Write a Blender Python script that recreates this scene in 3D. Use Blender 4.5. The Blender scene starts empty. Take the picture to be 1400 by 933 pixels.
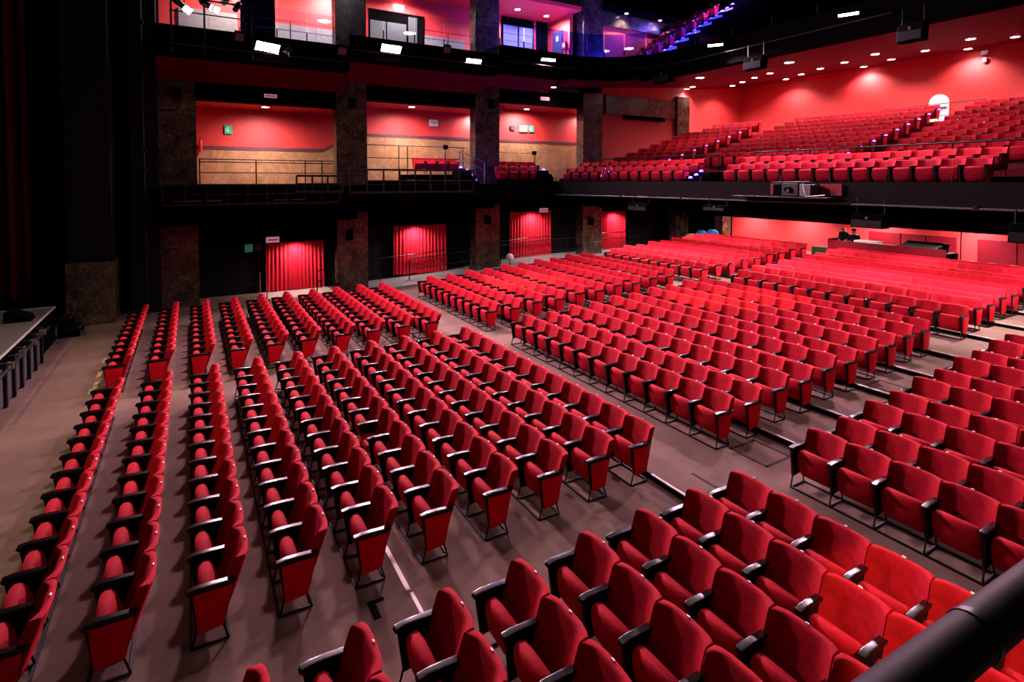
import bpy, bmesh, math, random
from mathutils import Vector, Matrix
random.seed(7)
SC = bpy.context.scene
COL = SC.collection
PI = math.pi

# ---------------------------------------------------------------- camera
FPX, YAW, PITCH, V0, H = 750.26, .5299, .0350, 272.75, 4.5885
cd = bpy.data.cameras.new('camera')
cam = bpy.data.objects.new('camera', cd); COL.objects.link(cam)
cd.sensor_fit = 'HORIZONTAL'; cd.sensor_width = 36.0
cd.lens = FPX / 1400 * 36.0
cd.shift_y = -(466.5 - V0) / 1400
cd.clip_start = .05; cd.clip_end = 200
cam.location = (0, 0, H)
cam.rotation_euler = (PI / 2 - PITCH, 0, -YAW)
SC.camera = cam

# ---------------------------------------------------------------- world, exposure
w = bpy.data.worlds.new('world'); SC.world = w; w.use_nodes = True
w.node_tree.nodes['Background'].inputs[0].default_value = (.02, .008, .014, 1)
w.node_tree.nodes['Background'].inputs[1].default_value = .3
SC.view_settings.view_transform = 'Standard'
SC.view_settings.look = 'None'
SC.view_settings.gamma = 1
SC.view_settings.use_curve_mapping = False
SC.view_settings.exposure = 0.0
SC.cycles.use_denoising = True
SC.cycles.max_bounces = 6
SC.cycles.transparent_max_bounces = 12
SC.cycles.sample_clamp_indirect = 4

LED_W, DOWN_W, FILL_W = 1900, 110, 10

# ---------------------------------------------------------------- geometry helpers
SY, CY = math.sin(YAW), math.cos(YAW); SP, CP = math.sin(PITCH), math.cos(PITCH)
FW = Vector((SY * CP, CY * CP, -SP)); RT = Vector((CY, -SY, 0)); UP = Vector((SY * SP, CY * SP, CP))
EYE = Vector((0, 0, H))
def ray(u, v): return FW + RT * ((u - 700) / FPX) + UP * ((V0 - v) / FPX)
def onX(u, v, x): d = ray(u, v); return EYE + d * (x / d.x)
def onY(u, v, y): d = ray(u, v); return EYE + d * (y / d.y)
def onZ(u, v, z): d = ray(u, v); return EYE + d * ((z - H) / d.z)
def pix(p):
    q = Vector(p) - EYE; d = q.dot(FW)
    if d <= .05: return None
    return 700 + FPX * q.dot(RT) / d, V0 - FPX * q.dot(UP) / d, d

class MB:
    def __init__(s): s.v = []; s.f = []; s.m = []
    def add(s, vs, fs, mi=0):
        o = len(s.v); s.v += [tuple(p) for p in vs]; s.f += [tuple(i + o for i in f) for f in fs]; s.m += [mi] * len(fs); return s
    def box(s, x0, x1, y0, y1, z0, z1, mi=0):
        return s.add([(x0,y0,z0),(x1,y0,z0),(x1,y1,z0),(x0,y1,z0),(x0,y0,z1),(x1,y0,z1),(x1,y1,z1),(x0,y1,z1)],
                     [(0,3,2,1),(4,5,6,7),(0,1,5,4),(1,2,6,5),(2,3,7,6),(3,0,4,7)], mi)
    def bbox(s, x0, x1, y0, y1, z0, z1, b=.01, mi=0):       # box with chamfered edges
        cx, cy, cz = (x0+x1)/2, (y0+y1)/2, (z0+z1)/2; hx, hy, hz = (x1-x0)/2, (y1-y0)/2, (z1-z0)/2
        bm = bmesh.new(); bmesh.ops.create_cube(bm, size=2)
        for v in bm.verts: v.co = (cx+v.co.x*hx, cy+v.co.y*hy, cz+v.co.z*hz)
        bmesh.ops.bevel(bm, geom=bm.edges[:], offset=min(b, hx*.9, hy*.9, hz*.9), segments=2, affect='EDGES', profile=.6)
        s.add([v.co[:] for v in bm.verts], [[v.index for v in f.verts] for f in bm.faces], mi); bm.free(); return s
    def prism(s, prof, y0, y1, axis='y', mi=0, rnd=0, sc=.9):   # polygon extruded along an axis, ends rounded by rnd
        n = len(prof); cx = sum(p[0] for p in prof)/n; cz = sum(p[1] for p in prof)/n
        rings = [(y0, 1), (y1, 1)] if not rnd else [(y0, sc), (y0+rnd*.35, (1+sc)/2+.02), (y0+rnd, 1), (y1-rnd, 1), (y1-rnd*.35, (1+sc)/2+.02), (y1, sc)]
        vs = []
        for y, k in rings:
            for (a, b) in prof:
                a2, b2 = cx+(a-cx)*k, cz+(b-cz)*k
                vs.append((a2, y, b2) if axis == 'y' else ((y, a2, b2) if axis == 'x' else (a2, b2, y)))
        fs = [tuple(range(n)), tuple(range((len(rings)-1)*n, len(rings)*n))]
        for r in range(len(rings)-1):
            for i in range(n):
                j = (i+1) % n; fs.append((r*n+i, r*n+j, (r+1)*n+j, (r+1)*n+i))
        return s.add(vs, fs, mi)
    def tube(s, pts, r, n=6, mi=0):
        pts = [Vector(p) for p in pts]; vs = []; m = len(pts)
        for k, p in enumerate(pts):
            t = (pts[min(k+1, m-1)] - pts[max(k-1, 0)]).normalized()
            a = t.cross(Vector((0,0,1)))
            if a.length < .05: a = t.cross(Vector((1,0,0)))
            a.normalize(); b = t.cross(a)
            rr = r[k] if isinstance(r, (list, tuple)) else r
            for i in range(n):
                q = 2*PI*(i+.5)/n; vs.append(p + a*math.cos(q)*rr + b*math.sin(q)*rr)
        fs = [tuple(range(n)), tuple(range((m-1)*n, m*n))]
        for k in range(m-1):
            for i in range(n):
                j = (i+1) % n; fs.append((k*n+i, k*n+j, (k+1)*n+j, (k+1)*n+i))
        return s.add(vs, fs, mi)
    def lathe(s, prof, c=(0,0,0), n=14, axis=Vector((0,0,1)), mi=0):   # prof: (radius, height along axis)
        ax = Vector(axis).normalized(); a = ax.cross(Vector((0,0,1)))
        if a.length < .05: a = Vector((1,0,0))
        a.normalize(); b = ax.cross(a); c = Vector(c); vs = []
        for (r, h) in prof:
            for i in range(n):
                q = 2*PI*i/n; vs.append(c + ax*h + a*math.cos(q)*max(r, 1e-4) + b*math.sin(q)*max(r, 1e-4))
        fs = [tuple(range(n)), tuple(range((len(prof)-1)*n, len(prof)*n))]
        for k in range(len(prof)-1):
            for i in range(n):
                j = (i+1) % n; fs.append((k*n+i, k*n+j, (k+1)*n+j, (k+1)*n+i))
        return s.add(vs, fs, mi)
    def mesh(s, name, mats, smooth=False):
        me = bpy.data.meshes.new(name); me.from_pydata(s.v, [], s.f)
        for m in (mats if isinstance(mats, (list, tuple)) else [mats]): me.materials.append(m)
        for p, i in zip(me.polygons, s.m): p.material_index = i; p.use_smooth = smooth
        bm = bmesh.new(); bm.from_mesh(me); bmesh.ops.recalc_face_normals(bm, faces=bm.faces[:]); bm.to_mesh(me); bm.free()
        if smooth:
            try: me.set_sharp_from_angle(angle=math.radians(42))
            except Exception: pass
        return me
def link(name, me, parent=None, loc=None, rz=0):
    o = bpy.data.objects.new(name, me); COL.objects.link(o)
    if parent: o.parent = parent
    if loc is not None: o.location = loc
    if rz: o.rotation_euler.z = rz
    return o
def part(name, mb, mat, parent, smooth=False): return link(name, mb.mesh(name, mat, smooth), parent)
def tag(o, label, cat, group=None):
    o['label'] = label; o['category'] = cat
    if group: o['group'] = group
    return o
def thing(name, label, cat, loc=(0,0,0), rz=0, group=None): return tag(link(name, None, None, loc, rz), label, cat, group)
def single(name, mb, mat, label, cat, group=None, loc=None, smooth=False):
    return tag(link(name, mb.mesh(name, mat, smooth), None, loc), label, cat, group)
def struct(name, mb, mat, label=None, parent=None, smooth=False):
    o = link(name, mb.mesh(name, mat, smooth), parent)
    if not parent: o['kind'] = 'structure'
    if label: o['label'] = label
    return o
ORD = ['zeroth','first','second','third','fourth','fifth','sixth','seventh','eighth','ninth','tenth','eleventh','twelfth','thirteenth','fourteenth','fifteenth','sixteenth','seventeenth','eighteenth','nineteenth','twentieth','twenty-first','twenty-second','twenty-third','twenty-fourth','twenty-fifth','twenty-sixth','twenty-seventh','twenty-eighth','twenty-ninth','thirtieth']

# ---------------------------------------------------------------- materials
M = {}
def mat(name, col, rough=.6, metal=0, noise=None, bump=0, scale=20, emit=None, estr=0, sheen=0, alpha=None, coat=0, spec=.5):
    m = bpy.data.materials.new(name); m.use_nodes = True; nt = m.node_tree; b = nt.nodes['Principled BSDF']
    b.inputs['Base Color'].default_value = (*col, 1); b.inputs['Roughness'].default_value = rough; b.inputs['Metallic'].default_value = metal
    b.inputs['Specular IOR Level'].default_value = spec
    if sheen:
        b.inputs['Sheen Weight'].default_value = sheen; b.inputs['Sheen Roughness'].default_value = .35
        b.inputs['Sheen Tint'].default_value = (1, .03, .08, 1)
    if coat: b.inputs['Coat Weight'].default_value = coat; b.inputs['Coat Roughness'].default_value = .12
    if emit: b.inputs['Emission Color'].default_value = (*emit, 1); b.inputs['Emission Strength'].default_value = estr
    if noise or bump:
        tc = nt.nodes.new('ShaderNodeTexCoord'); n = nt.nodes.new('ShaderNodeTexNoise')
        n.inputs['Scale'].default_value = scale; n.inputs['Detail'].default_value = 6; n.inputs['Roughness'].default_value = .65
        nt.links.new(tc.outputs['Object'], n.inputs['Vector'])
        if noise:
            r = nt.nodes.new('ShaderNodeValToRGB'); r.color_ramp.elements[0].position = .3; r.color_ramp.elements[1].position = .72
            r.color_ramp.elements[0].color = (*noise, 1); r.color_ramp.elements[1].color = (*col, 1)
            nt.links.new(n.outputs['Fac'], r.inputs['Fac']); nt.links.new(r.outputs['Color'], b.inputs['Base Color'])
        if bump:
            bp = nt.nodes.new('ShaderNodeBump'); bp.inputs['Strength'].default_value = bump; bp.inputs['Distance'].default_value = .02
            nt.links.new(n.outputs['Fac'], bp.inputs['Height']); nt.links.new(bp.outputs['Normal'], b.inputs['Normal'])
    M[name] = m; return m
mat('velvet', (.43,.0045,.018), .8, noise=(.27,.003,.010), bump=.12, scale=14, sheen=.35, spec=.12)
mat('velvet_pad', (.66,.004,.020), .8, noise=(.54,.003,.014), scale=9, sheen=.2, spec=.12)
mat('lacquer', (.005,.003,.0035), .24, spec=.3)
mat('frame_black', (.004,.0036,.004), .6, spec=.2)
mat('black', (.0016,.0015,.0017), .95, spec=.02)
mat('black_gloss', (.004,.004,.0045), .4, spec=.3)
mat('black_wall', (.005,.005,.0055), .7, noise=(.0035,.0035,.0038), scale=4, spec=.12)
mat('paint_red', (.66,.040,.040), .55, noise=(.55,.026,.028), bump=.25, scale=5)
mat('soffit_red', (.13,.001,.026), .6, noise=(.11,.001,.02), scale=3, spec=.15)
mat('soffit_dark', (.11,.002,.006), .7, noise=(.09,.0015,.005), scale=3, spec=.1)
mat('dark_red', (.17,.003,.012), .5, noise=(.13,.002,.008), scale=6, spec=.2)
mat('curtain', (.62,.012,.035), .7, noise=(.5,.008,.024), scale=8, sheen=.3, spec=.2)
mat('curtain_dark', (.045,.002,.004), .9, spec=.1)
mat('grey_floor', (.20,.205,.215), .55, noise=(.17,.172,.18), scale=9)
mat('landing', (.42,.34,.30), .7, noise=(.36,.29,.26), scale=14)
mat('grey_panel', (.055,.06,.062), .45)
mat('metal', (.5,.5,.52), .3, metal=1)
mat('nosing', (.40,.37,.36), .5, metal=.2)
mat('brass', (.75,.45,.30), .25, metal=1)
mat('white', (.8,.8,.8), .5)
mat('paper', (.75,.73,.72), .7)
mat('green', (.01,.32,.16), .5)
mat('sign_green', (.01,.4,.2), .5, emit=(.02,.55,.30), estr=.12)
mat('sign_box', (.5,.25,.3), .4, emit=(.9,.35,.5), estr=.35)
mat('tape_yellow', (.30,.25,.11), .9, spec=.1)
mat('tape_white', (.62,.52,.54), .6)
mat('tape_black', (.006,.006,.006), 1, spec=0)
mat('tape_grey', (.055,.042,.045), 1, spec=0)
mat('stage_floor', (.075,.07,.06), .5, noise=(.045,.042,.038), scale=6)
mat('upper_dado', (.24,.22,.225), .5, noise=(.17,.155,.16), bump=.1, scale=7)  # dado whitened: the upper level's white light is put into its colour
mat('dado_band', (.10,.025,.035), .6)
mat('door_grey', (.05,.05,.055), .45)
mat('orange_wood', (.40,.16,.06), .5)
mat('skin', (.62,.36,.28), .6)
mat('cloth_black', (.004,.004,.005), .9, bump=.2, scale=30)
mat('blue_cover', (.02,.22,.55), .5); mat('yellow_cover', (.70,.48,.22), .7)
mat('extinguisher', (.6,.02,.02), .35)
mat('plant', (.03,.06,.012), .8)
mat('led', (1,.9,.95), .5, emit=(1,.62,.80), estr=90)
mat('led_small', (1,.9,.95), .5, emit=(1,.78,.92), estr=26)
mat('lamp_white', (1,1,1), .5, emit=(1,.86,.84), estr=30)
mat('lamp_dim', (1,1,1), .5, emit=(1,.80,.62), estr=.5)
mat('lamp_purple', (.5,.4,1), .5, emit=(.07,.03,1), estr=9)
mat('lamp_violet', (.5,.3,1), .5, emit=(.25,.08,1), estr=5)
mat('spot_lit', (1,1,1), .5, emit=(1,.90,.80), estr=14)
def carpet():
    m = mat('carpet', (.235,.178,.160), .95, spec=.1); nt = m.node_tree; b = nt.nodes['Principled BSDF']
    tc = nt.nodes.new('ShaderNodeTexCoord')
    big = nt.nodes.new('ShaderNodeTexNoise'); big.inputs['Scale'].default_value = .9; big.inputs['Detail'].default_value = 8; big.inputs['Roughness'].default_value = .7
    fine = nt.nodes.new('ShaderNodeTexNoise'); fine.inputs['Scale'].default_value = 70; fine.inputs['Detail'].default_value = 3
    r = nt.nodes.new('ShaderNodeValToRGB'); r.color_ramp.elements[0].position = .32; r.color_ramp.elements[1].position = .68
    r.color_ramp.elements[0].color = (.125,.082,.064,1); r.color_ramp.elements[1].color = (.205,.140,.112,1)
    mx = nt.nodes.new('ShaderNodeMix'); mx.data_type = 'RGBA'; mx.blend_type = 'MULTIPLY'; mx.inputs[0].default_value = .45
    for n in (big, fine): nt.links.new(tc.outputs['Object'], n.inputs['Vector'])
    nt.links.new(big.outputs['Fac'], r.inputs['Fac']); nt.links.new(r.outputs['Color'], mx.inputs[6]); nt.links.new(fine.outputs['Color'], mx.inputs[7])
    nt.links.new(mx.outputs[2], b.inputs['Base Color'])
    bp = nt.nodes.new('ShaderNodeBump'); bp.inputs['Strength'].default_value = .4; bp.inputs['Distance'].default_value = .01
    nt.links.new(fine.outputs['Fac'], bp.inputs['Height']); nt.links.new(bp.outputs['Normal'], b.inputs['Normal'])
carpet()
def veined(name, dark, mid, vein, scale, width, rough, vs=1.0):
    m = mat(name, dark, rough); nt = m.node_tree; b = nt.nodes['Principled BSDF']
    tc = nt.nodes.new('ShaderNodeTexCoord')
    n1 = nt.nodes.new('ShaderNodeTexNoise'); n1.inputs['Scale'].default_value = scale; n1.inputs['Detail'].default_value = 9; n1.inputs['Distortion'].default_value = .5; n1.inputs['Roughness'].default_value = .62
    n2 = nt.nodes.new('ShaderNodeTexNoise'); n2.inputs['Scale'].default_value = scale*.6; n2.inputs['Detail'].default_value = 7
    a = nt.nodes.new('ShaderNodeMath'); a.operation = 'SUBTRACT'; a.inputs[1].default_value = .5
    c = nt.nodes.new('ShaderNodeMath'); c.operation = 'ABSOLUTE'
    r1 = nt.nodes.new('ShaderNodeValToRGB'); r1.color_ramp.elements[0].position = 0; r1.color_ramp.elements[1].position = width
    r1.color_ramp.elements[0].color = (1,1,1,1); r1.color_ramp.elements[1].color = (0,0,0,1)
    r2 = nt.nodes.new('ShaderNodeValToRGB'); r2.color_ramp.elements[0].position = .35; r2.color_ramp.elements[1].position = .7
    r2.color_ramp.elements[0].color = (*dark,1); r2.color_ramp.elements[1].color = (*mid,1)
    mx = nt.nodes.new('ShaderNodeMix'); mx.data_type = 'RGBA'; mx.inputs[7].default_value = (*vein,1)
    mu = nt.nodes.new('ShaderNodeMath'); mu.operation = 'MULTIPLY'
    for n in (n1, n2): nt.links.new(tc.outputs['Object'], n.inputs['Vector'])
    nt.links.new(n1.outputs['Fac'], a.inputs[0]); nt.links.new(a.outputs[0], c.inputs[0]); nt.links.new(c.outputs[0], r1.inputs['Fac'])
    nt.links.new(n2.outputs['Fac'], r2.inputs['Fac']); nt.links.new(r1.outputs['Color'], mu.inputs[0]); nt.links.new(n2.outputs['Fac'], mu.inputs[1])
    nt.links.new(mu.outputs[0], mx.inputs[0]); nt.links.new(r2.outputs['Color'], mx.inputs[6]); nt.links.new(mx.outputs[2], b.inputs['Base Color'])
veined('marble', (.016,.012,.009), (.065,.047,.030), (.34,.23,.12), 3.6, .014, .25)
veined('wood_dado', (.34,.15,.065), (.50,.25,.12), (.16,.065,.03), 2.8, .05, .55)
def glass():
    m = bpy.data.materials.new('glass'); m.use_nodes = True; nt = m.node_tree; nt.nodes.clear()
    o = nt.nodes.new('ShaderNodeOutputMaterial'); mx = nt.nodes.new('ShaderNodeMixShader')
    t = nt.nodes.new('ShaderNodeBsdfTransparent'); g = nt.nodes.new('ShaderNodeBsdfGlossy'); fr = nt.nodes.new('ShaderNodeFresnel')
    fr.inputs[0].default_value = 1.45; t.inputs[0].default_value = (.86,.88,.95,1); g.inputs['Roughness'].default_value = .02
    nt.links.new(fr.outputs[0], mx.inputs[0]); nt.links.new(t.outputs[0], mx.inputs[1]); nt.links.new(g.outputs[0], mx.inputs[2]); nt.links.new(mx.outputs[0], o.inputs[0])
    M['glass'] = m
glass()
gl = M['glass'].copy(); gl.name = 'glass_clear'; M['glass_clear'] = gl
for nd in gl.node_tree.nodes:
    if nd.type == 'FRESNEL': nd.inputs[0].default_value = 1.12
gb = M['glass'].copy(); gb.name = 'glass_blue_reflect'; M['glass_blue_reflect'] = gb
for nd in gb.node_tree.nodes:
    if nd.type == 'BSDF_TRANSPARENT': nd.inputs[0].default_value = (.42,.46,1,1)  # blue reflection put into the tint of the panes

# ---------------------------------------------------------------- lamps
def lamp(name, kind, loc, col, power, target=None, size=.2, sizey=None, angle=None, parent=None, blend=.6):
    l = bpy.data.lights.new(name, kind); l.color = col; l.energy = power
    if kind == 'AREA':
        l.shape = 'RECTANGLE' if sizey else 'DISK'; l.size = size
        if sizey: l.size_y = sizey
    else: l.shadow_soft_size = size
    if kind == 'SPOT': l.spot_size = angle or 1.5; l.spot_blend = blend
    o = bpy.data.objects.new(name, l); COL.objects.link(o); o.location = loc
    if target is not None: o.rotation_euler = (Vector(target) - Vector(loc)).to_track_quat('-Z', 'Y').to_euler()
    if parent: o.parent = parent; o.matrix_parent_inverse = parent.matrix_world.inverted() if False else Matrix.Translation(-Vector(parent.location))
    return o

# ================================================================ STALLS FLOOR
X_A = [-1.674,-.887,-.075,.724,1.524,2.305,3.154,3.971,4.805,5.612]
X_B = [7.50 + .782*i for i in range(10)]
X_E = [7.52 + .80*i for i in range(10)]
X_C = [7.50 + .825*i for i in range(10)]
X_G = [16.56 + .79*i for i in range(9)]
X_H = [16.75 + .80*i for i in range(9)]
Z_B = [.08 + .1*(i//2) for i in range(10)]
Z_G = [.58 + .1*((i+1)//2) for i in range(9)]
YN, YF = -5.0, 24.4
f = MB(); f.box(-14, 6.02, YN, YF, -.3, 0); struct('floor', f, M['carpet'], 'brown carpet of the flat front stalls')
risers = [6.02] + [X_B[2*k] - .40 for k in range(1, 5)] + [14.98] + [X_G[1]-.38, X_G[3]-.38, X_G[5]-.38, X_G[7]-.38]
zr = [.08,.18,.28,.38,.48,.58,.68,.78,.88,.98]
for k, x in enumerate(risers):
    x1 = risers[k+1] if k+1 < len(risers) else 27.2
    f = MB(); f.box(x, x1, YN, 22.2, -.3, zr[k]); o = struct('floor', f, M['carpet'], 'carpeted seating step of the stalls')
    n = MB()
    n.bbox(x-.012, x+.035, 4.75, 6.05, zr[k]-.02, zr[k]+.004, .004)
    n.bbox(x-.012, x+.035, 12.9, 14.3, zr[k]-.02, zr[k]+.004, .004)
    part('step_nosing', n, M['nosing'], o)
    n = MB(); n.box(x-.006, x-.001, 4.75, 14.3, max(zr[k]-.1, .0), zr[k]-.02); part('riser_strip', n, M['black'], o)
# ramp by the far wall
rp = [(5.95,.005),(8,.14),(10.5,.25),(14,.56),(16.5,.64),(27,.70)]
f = MB(); vs = []
for x, z in rp: vs += [(x,22.2,-.3),(x,22.2,z),(x,24.4,z),(x,24.4,-.3)]
fs = [(0,1,2,3), tuple(range(len(vs)-4, len(vs)))]
for k in range(len(rp)-1):
    for i in range(4): j = (i+1) % 4; fs.append((4*k+i, 4*k+j, 4*k+4+j, 4*k+4+i))
f.add(vs, fs); struct('floor', f, M['grey_floor'], 'grey ramp climbing along the far wall')
f = MB(); f.box(2.3, 5.0, 22.6, 24.4, 0, .02); struct('floor', f, M['landing'], 'pale landing before the curtained exit')

# ================================================================ SEATS
def backrest_mesh():
    b = MB(); N = 13; w = .277; zs = [(.26,.55,.012),(.29,.93,.0),(.42,1,0),(.56,1,0),(.68,1,0),(.760,1,0),(.781,.997,.006),(.788,.985,.020)]
    rings = []
    for z, k, ins in zs:
        xc = .285 + (z-.28)*.36; ring = []
        for i in range(N):
            t = -1 + 2*i/(N-1); top = (.008*(1-t*t)) * max(0, (z-.45)/.33)
            ring.append((xc - .072*max(0,(abs(t)-.52)/.48)**1.4 - .006*t*t + ins, t*w*k, z+top))
        for i in range(N):
            t = 1 - 2*i/(N-1); top = (.008*(1-t*t)) * max(0, (z-.45)/.33)
            ring.append((xc + .070 - .030*abs(t)**3 - ins - (.01 if abs(t) > .9 else 0), t*w*k*.985, z+top))
        rings.append(ring)
    n = 2*N; vs = [p for r in rings for p in r]
    fs = [tuple(range(n)), tuple(range((len(rings)-1)*n, len(rings)*n))]
    fs = [(i, i+1, n-2-i, n-1-i) for i in range(N-1)]
    o = (len(rings)-1)*n; fs += [(o+i, o+i+1, o+n-2-i, o+n-1-i) for i in range(N-1)]
    for r in range(len(rings)-1):
        for i in range(n): j = (i+1) % n; fs.append((r*n+i, r*n+j, (r+1)*n+j, (r+1)*n+i))
    b.add(vs, fs); return b
def cushion_prof(): return [(.055,.50),(.062,.38),(.085,.27),(.13,.19),(.19,.165),(.25,.20),(.262,.30),(.225,.44),(.19,.535),(.155,.565),(.10,.568),(.068,.545)]
def cushion_mesh(down=False):
    b = MB(); p = cushion_prof()
    if down:
        q = [(-.03,.40),(.0,.445),(.10,.455),(.30,.42),(.36,.38),(.34,.33),(.2,.30),(.03,.325)]; p = q
    b.prism(p, -.238, .238, rnd=.05, sc=.72); return b
def arm_mesh(y):
    b = MB(); b.prism([(-.035,.575),(-.020,.604),(.06,.616),(.20,.612),(.40,.598),(.405,.568),(.10,.572),(-.012,.55)], y-.034, y+.034, rnd=.014, sc=.93); return b
def panel_mesh(y):
    b = MB(); b.prism([(-.005,.575),(.39,.575),(.295,.19),(.05,.17)], y-.018, y+.018); return b
def endpad_mesh(y, s):
    b = MB(); b.prism([(.025,.555),(.372,.555),(.285,.175),(.06,.155)], min(y+s*.018, y+s*.036), max(y+s*.018, y+s*.036), rnd=.006, sc=.96)
    b.lathe([(.012,0),(.012,.004),(.004,.006)], (.2, y+s*.036, .49), 8, (0,s,0), 1); return b
def leg_front(y): b = MB(); b.tube([(.055,y,.20),(.03,y,.10),(.004,y,.012)], .011, 5); return b
def leg_rear(y): b = MB(); b.tube([(.26,y,.22),(.30,y,.10),(.325,y,.012)], .011, 5); return b
PT = .5645
def rail(): b = MB(); b.box(-.012,.012,-PT/2,PT/2,0,.022); b.box(.313,.337,-PT/2,PT/2,0,.022); b.box(0,.325,-PT/2-.011,-PT/2+.011,0,.022); return b
def endbar(): b = MB(); b.box(0,.325,PT/2-.011,PT/2+.011,0,.022); return b
def plate(): b = MB(); b.bbox(.498,.512,-.018,.018,.792,.812,.003); return b
hw = PT/2
SM = {}
for nm, mb_, ma, sm in [('backrest', backrest_mesh(), 'velvet', 1), ('seat_cushion', cushion_mesh(), 'velvet', 1), ('seat_cushion_down', cushion_mesh(True), 'velvet', 1),
        ('armrest', arm_mesh(-hw), 'lacquer', 1), ('armrest_far', arm_mesh(hw), 'lacquer', 1), ('side_panel', panel_mesh(-hw), 'frame_black', 0), ('side_panel_far', panel_mesh(hw), 'frame_black', 0),
        ('leg_f', leg_front(-hw), 'frame_black', 0), ('leg_r', leg_rear(-hw), 'frame_black', 0), ('leg_f2', leg_front(hw), 'frame_black', 0), ('leg_r2', leg_rear(hw), 'frame_black', 0),
        ('floor_rail', rail(), 'frame_black', 0), ('end_bar', endbar(), 'frame_black', 0), ('number_plate', plate(), 'white', 0)]:
    SM[nm] = mb_.mesh(nm, M[ma], bool(sm))
SM['end_pad'] = endpad_mesh(-hw, -1).mesh('end_pad', [M['velvet_pad'], M['velvet']], True)
SM['end_pad_far'] = endpad_mesh(hw, 1).mesh('end_pad_far', [M['velvet_pad'], M['velvet']], True)
def seat_parts(near_end, far_end, down=False):
    L = [('backrest','backrest'), ('seat_cushion','seat_cushion_down' if down else 'seat_cushion'), ('armrest','armrest'), ('side_panel','side_panel'),
         ('leg','leg_f'), ('leg','leg_r'), ('floor_rail','floor_rail')]
    if near_end: L.append(('end_pad','end_pad'))
    if far_end: L += [('armrest','armrest_far'), ('side_panel','side_panel_far'), ('leg','leg_f2'), ('leg','leg_r2'), ('end_pad','end_pad_far'), ('floor_rail','end_bar')]
    return L
seats = []      # (x, y, z, block, row, n_from_near, n_total)
def block(name, xs, zs, y_near, n, first=1, skip=()):
    for r, x in enumerate(xs):
        for k in range(n): 
            if (r, k) in skip: continue
            seats.append((x, y_near + (k+.5)*PT, zs[r], name, r+first, k+1, n))
Z0 = [0]*10
block('front centre block', X_A, Z0, 6.06, 12)
block('front far-side block', X_A, Z0, 14.37, 10)
block('front near-side block', X_A, Z0, 4.63-12*PT, 12)
block('middle centre block', X_B, Z_B, 6.07, 12)
block('middle far-side block', X_C, Z_B, 14.34, 10)
block('middle near-side block', X_E, Z_B, 4.75-12*PT, 12)
block('rear centre block', X_G, Z_G, 6.07, 12)
block('rear far-side block', X_H, Z_G, 14.34, 10)
vis = []
for s in seats:
    q = pix((s[0]+.3, s[1], s[2]+.6))
    if q is None or q[0] < -110 or q[0] > 1520 or q[1] > 1090: continue
    if s[3] == 'rear centre block' and s[4] == 9 and s[5] < 3: pass
    vis.append((q[2], s, -10 < q[0] < 1410 and q[1] < 960))
vis.sort(key=lambda t: (not t[2], t[0]))
near, far = vis[:300], vis[300:]
down_seat = min(near, key=lambda t: (lambda q: abs(q[0]-497)+abs(q[1]-606))(pix((t[1][0]+.15, t[1][1], t[1][2]+.42))))[1]
for d, (x, y, z, bl, r, k, n), _ in near:
    side = 'near' if k <= n/2 else 'far'; kk = k if side == 'near' else n+1-k
    down = (x, y) == (down_seat[0], down_seat[1])
    lab = 'red folding seat, %s, %s row from stage, %s from %s end' % (bl, ORD[r] if bl[0] == 'f' else ORD[r+10] if bl[0] == 'm' else ORD[r+20], ORD[kk], side)
    if down: lab = 'red seat folded down, %s, %s row from stage' % (bl, ORD[r])
    t = thing('theatre_chair', lab, 'seat', (x, y, z), 0, 'red folding theatre seats in the stalls')
    tilt = random.uniform(-.06, .05)
    for nm, key in seat_parts(k == 1, k == n, down):
        o = link(nm, SM[key], t)
        if nm == 'seat_cushion' and not down: o.rotation_euler.y = tilt*.5; o.location.z = 0
        if nm == 'backrest' and d < 14: link('number_plate', SM['number_plate'], o)
# remaining seats: one joined mesh
mats_far = [M['velvet'], M['lacquer'], M['frame_black'], M['velvet_pad'], M['white']]
mi_of = {m.name: i for i, m in enumerate(mats_far)}
V, Fc, Mi, Sm = [], [], [], []
cache = {k: ([v.co[:] for v in me.vertices], [tuple(p.vertices) for p in me.polygons], [mi_of[me.materials[p.material_index].name] for p in me.polygons], [p.use_smooth for p in me.polygons]) for k, me in SM.items()}
for d, (x, y, z, bl, r, k, n), _ in far:
    for nm, key in seat_parts(k == 1, k == n):
        vs, fs, ms, sm = cache[key]; o = len(V)
        V += [(a+x, b+y, c+z) for a, b, c in vs]; Fc += [tuple(i+o for i in q) for q in fs]; Mi += ms; Sm += sm
if V:
    me = bpy.data.meshes.new('distant_theatre_chairs'); me.from_pydata(V, [], Fc)
    for m in mats_far: me.materials.append(m)
    me.polygons.foreach_set('material_index', Mi); me.polygons.foreach_set('use_smooth', Sm); me.update()
    o = link('distant_theatre_chairs', me); o['kind'] = 'stuff'; tag(o, 'distant rows of red folding seats filling the back of the stalls', 'seats')

# ================================================================ ROOM SHELL
def q(a): return round(a, 3)
f = MB(); f.box(-14, 33, YN-.3, YN, -.3, 15.5); struct('wall_near', f, M['black_wall'], 'dark near side wall of the hall')
f = MB(); f.box(-14.3, -14, YN-.3, 27, -.3, 15.5); struct('wall_stage', f, M['black'], 'black back wall of the stage')
f = MB(); f.box(-14.3, 33, YN-.3, 27, 15.5, 15.8); struct('ceiling', f, M['black'], 'black ceiling over the hall')
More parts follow.
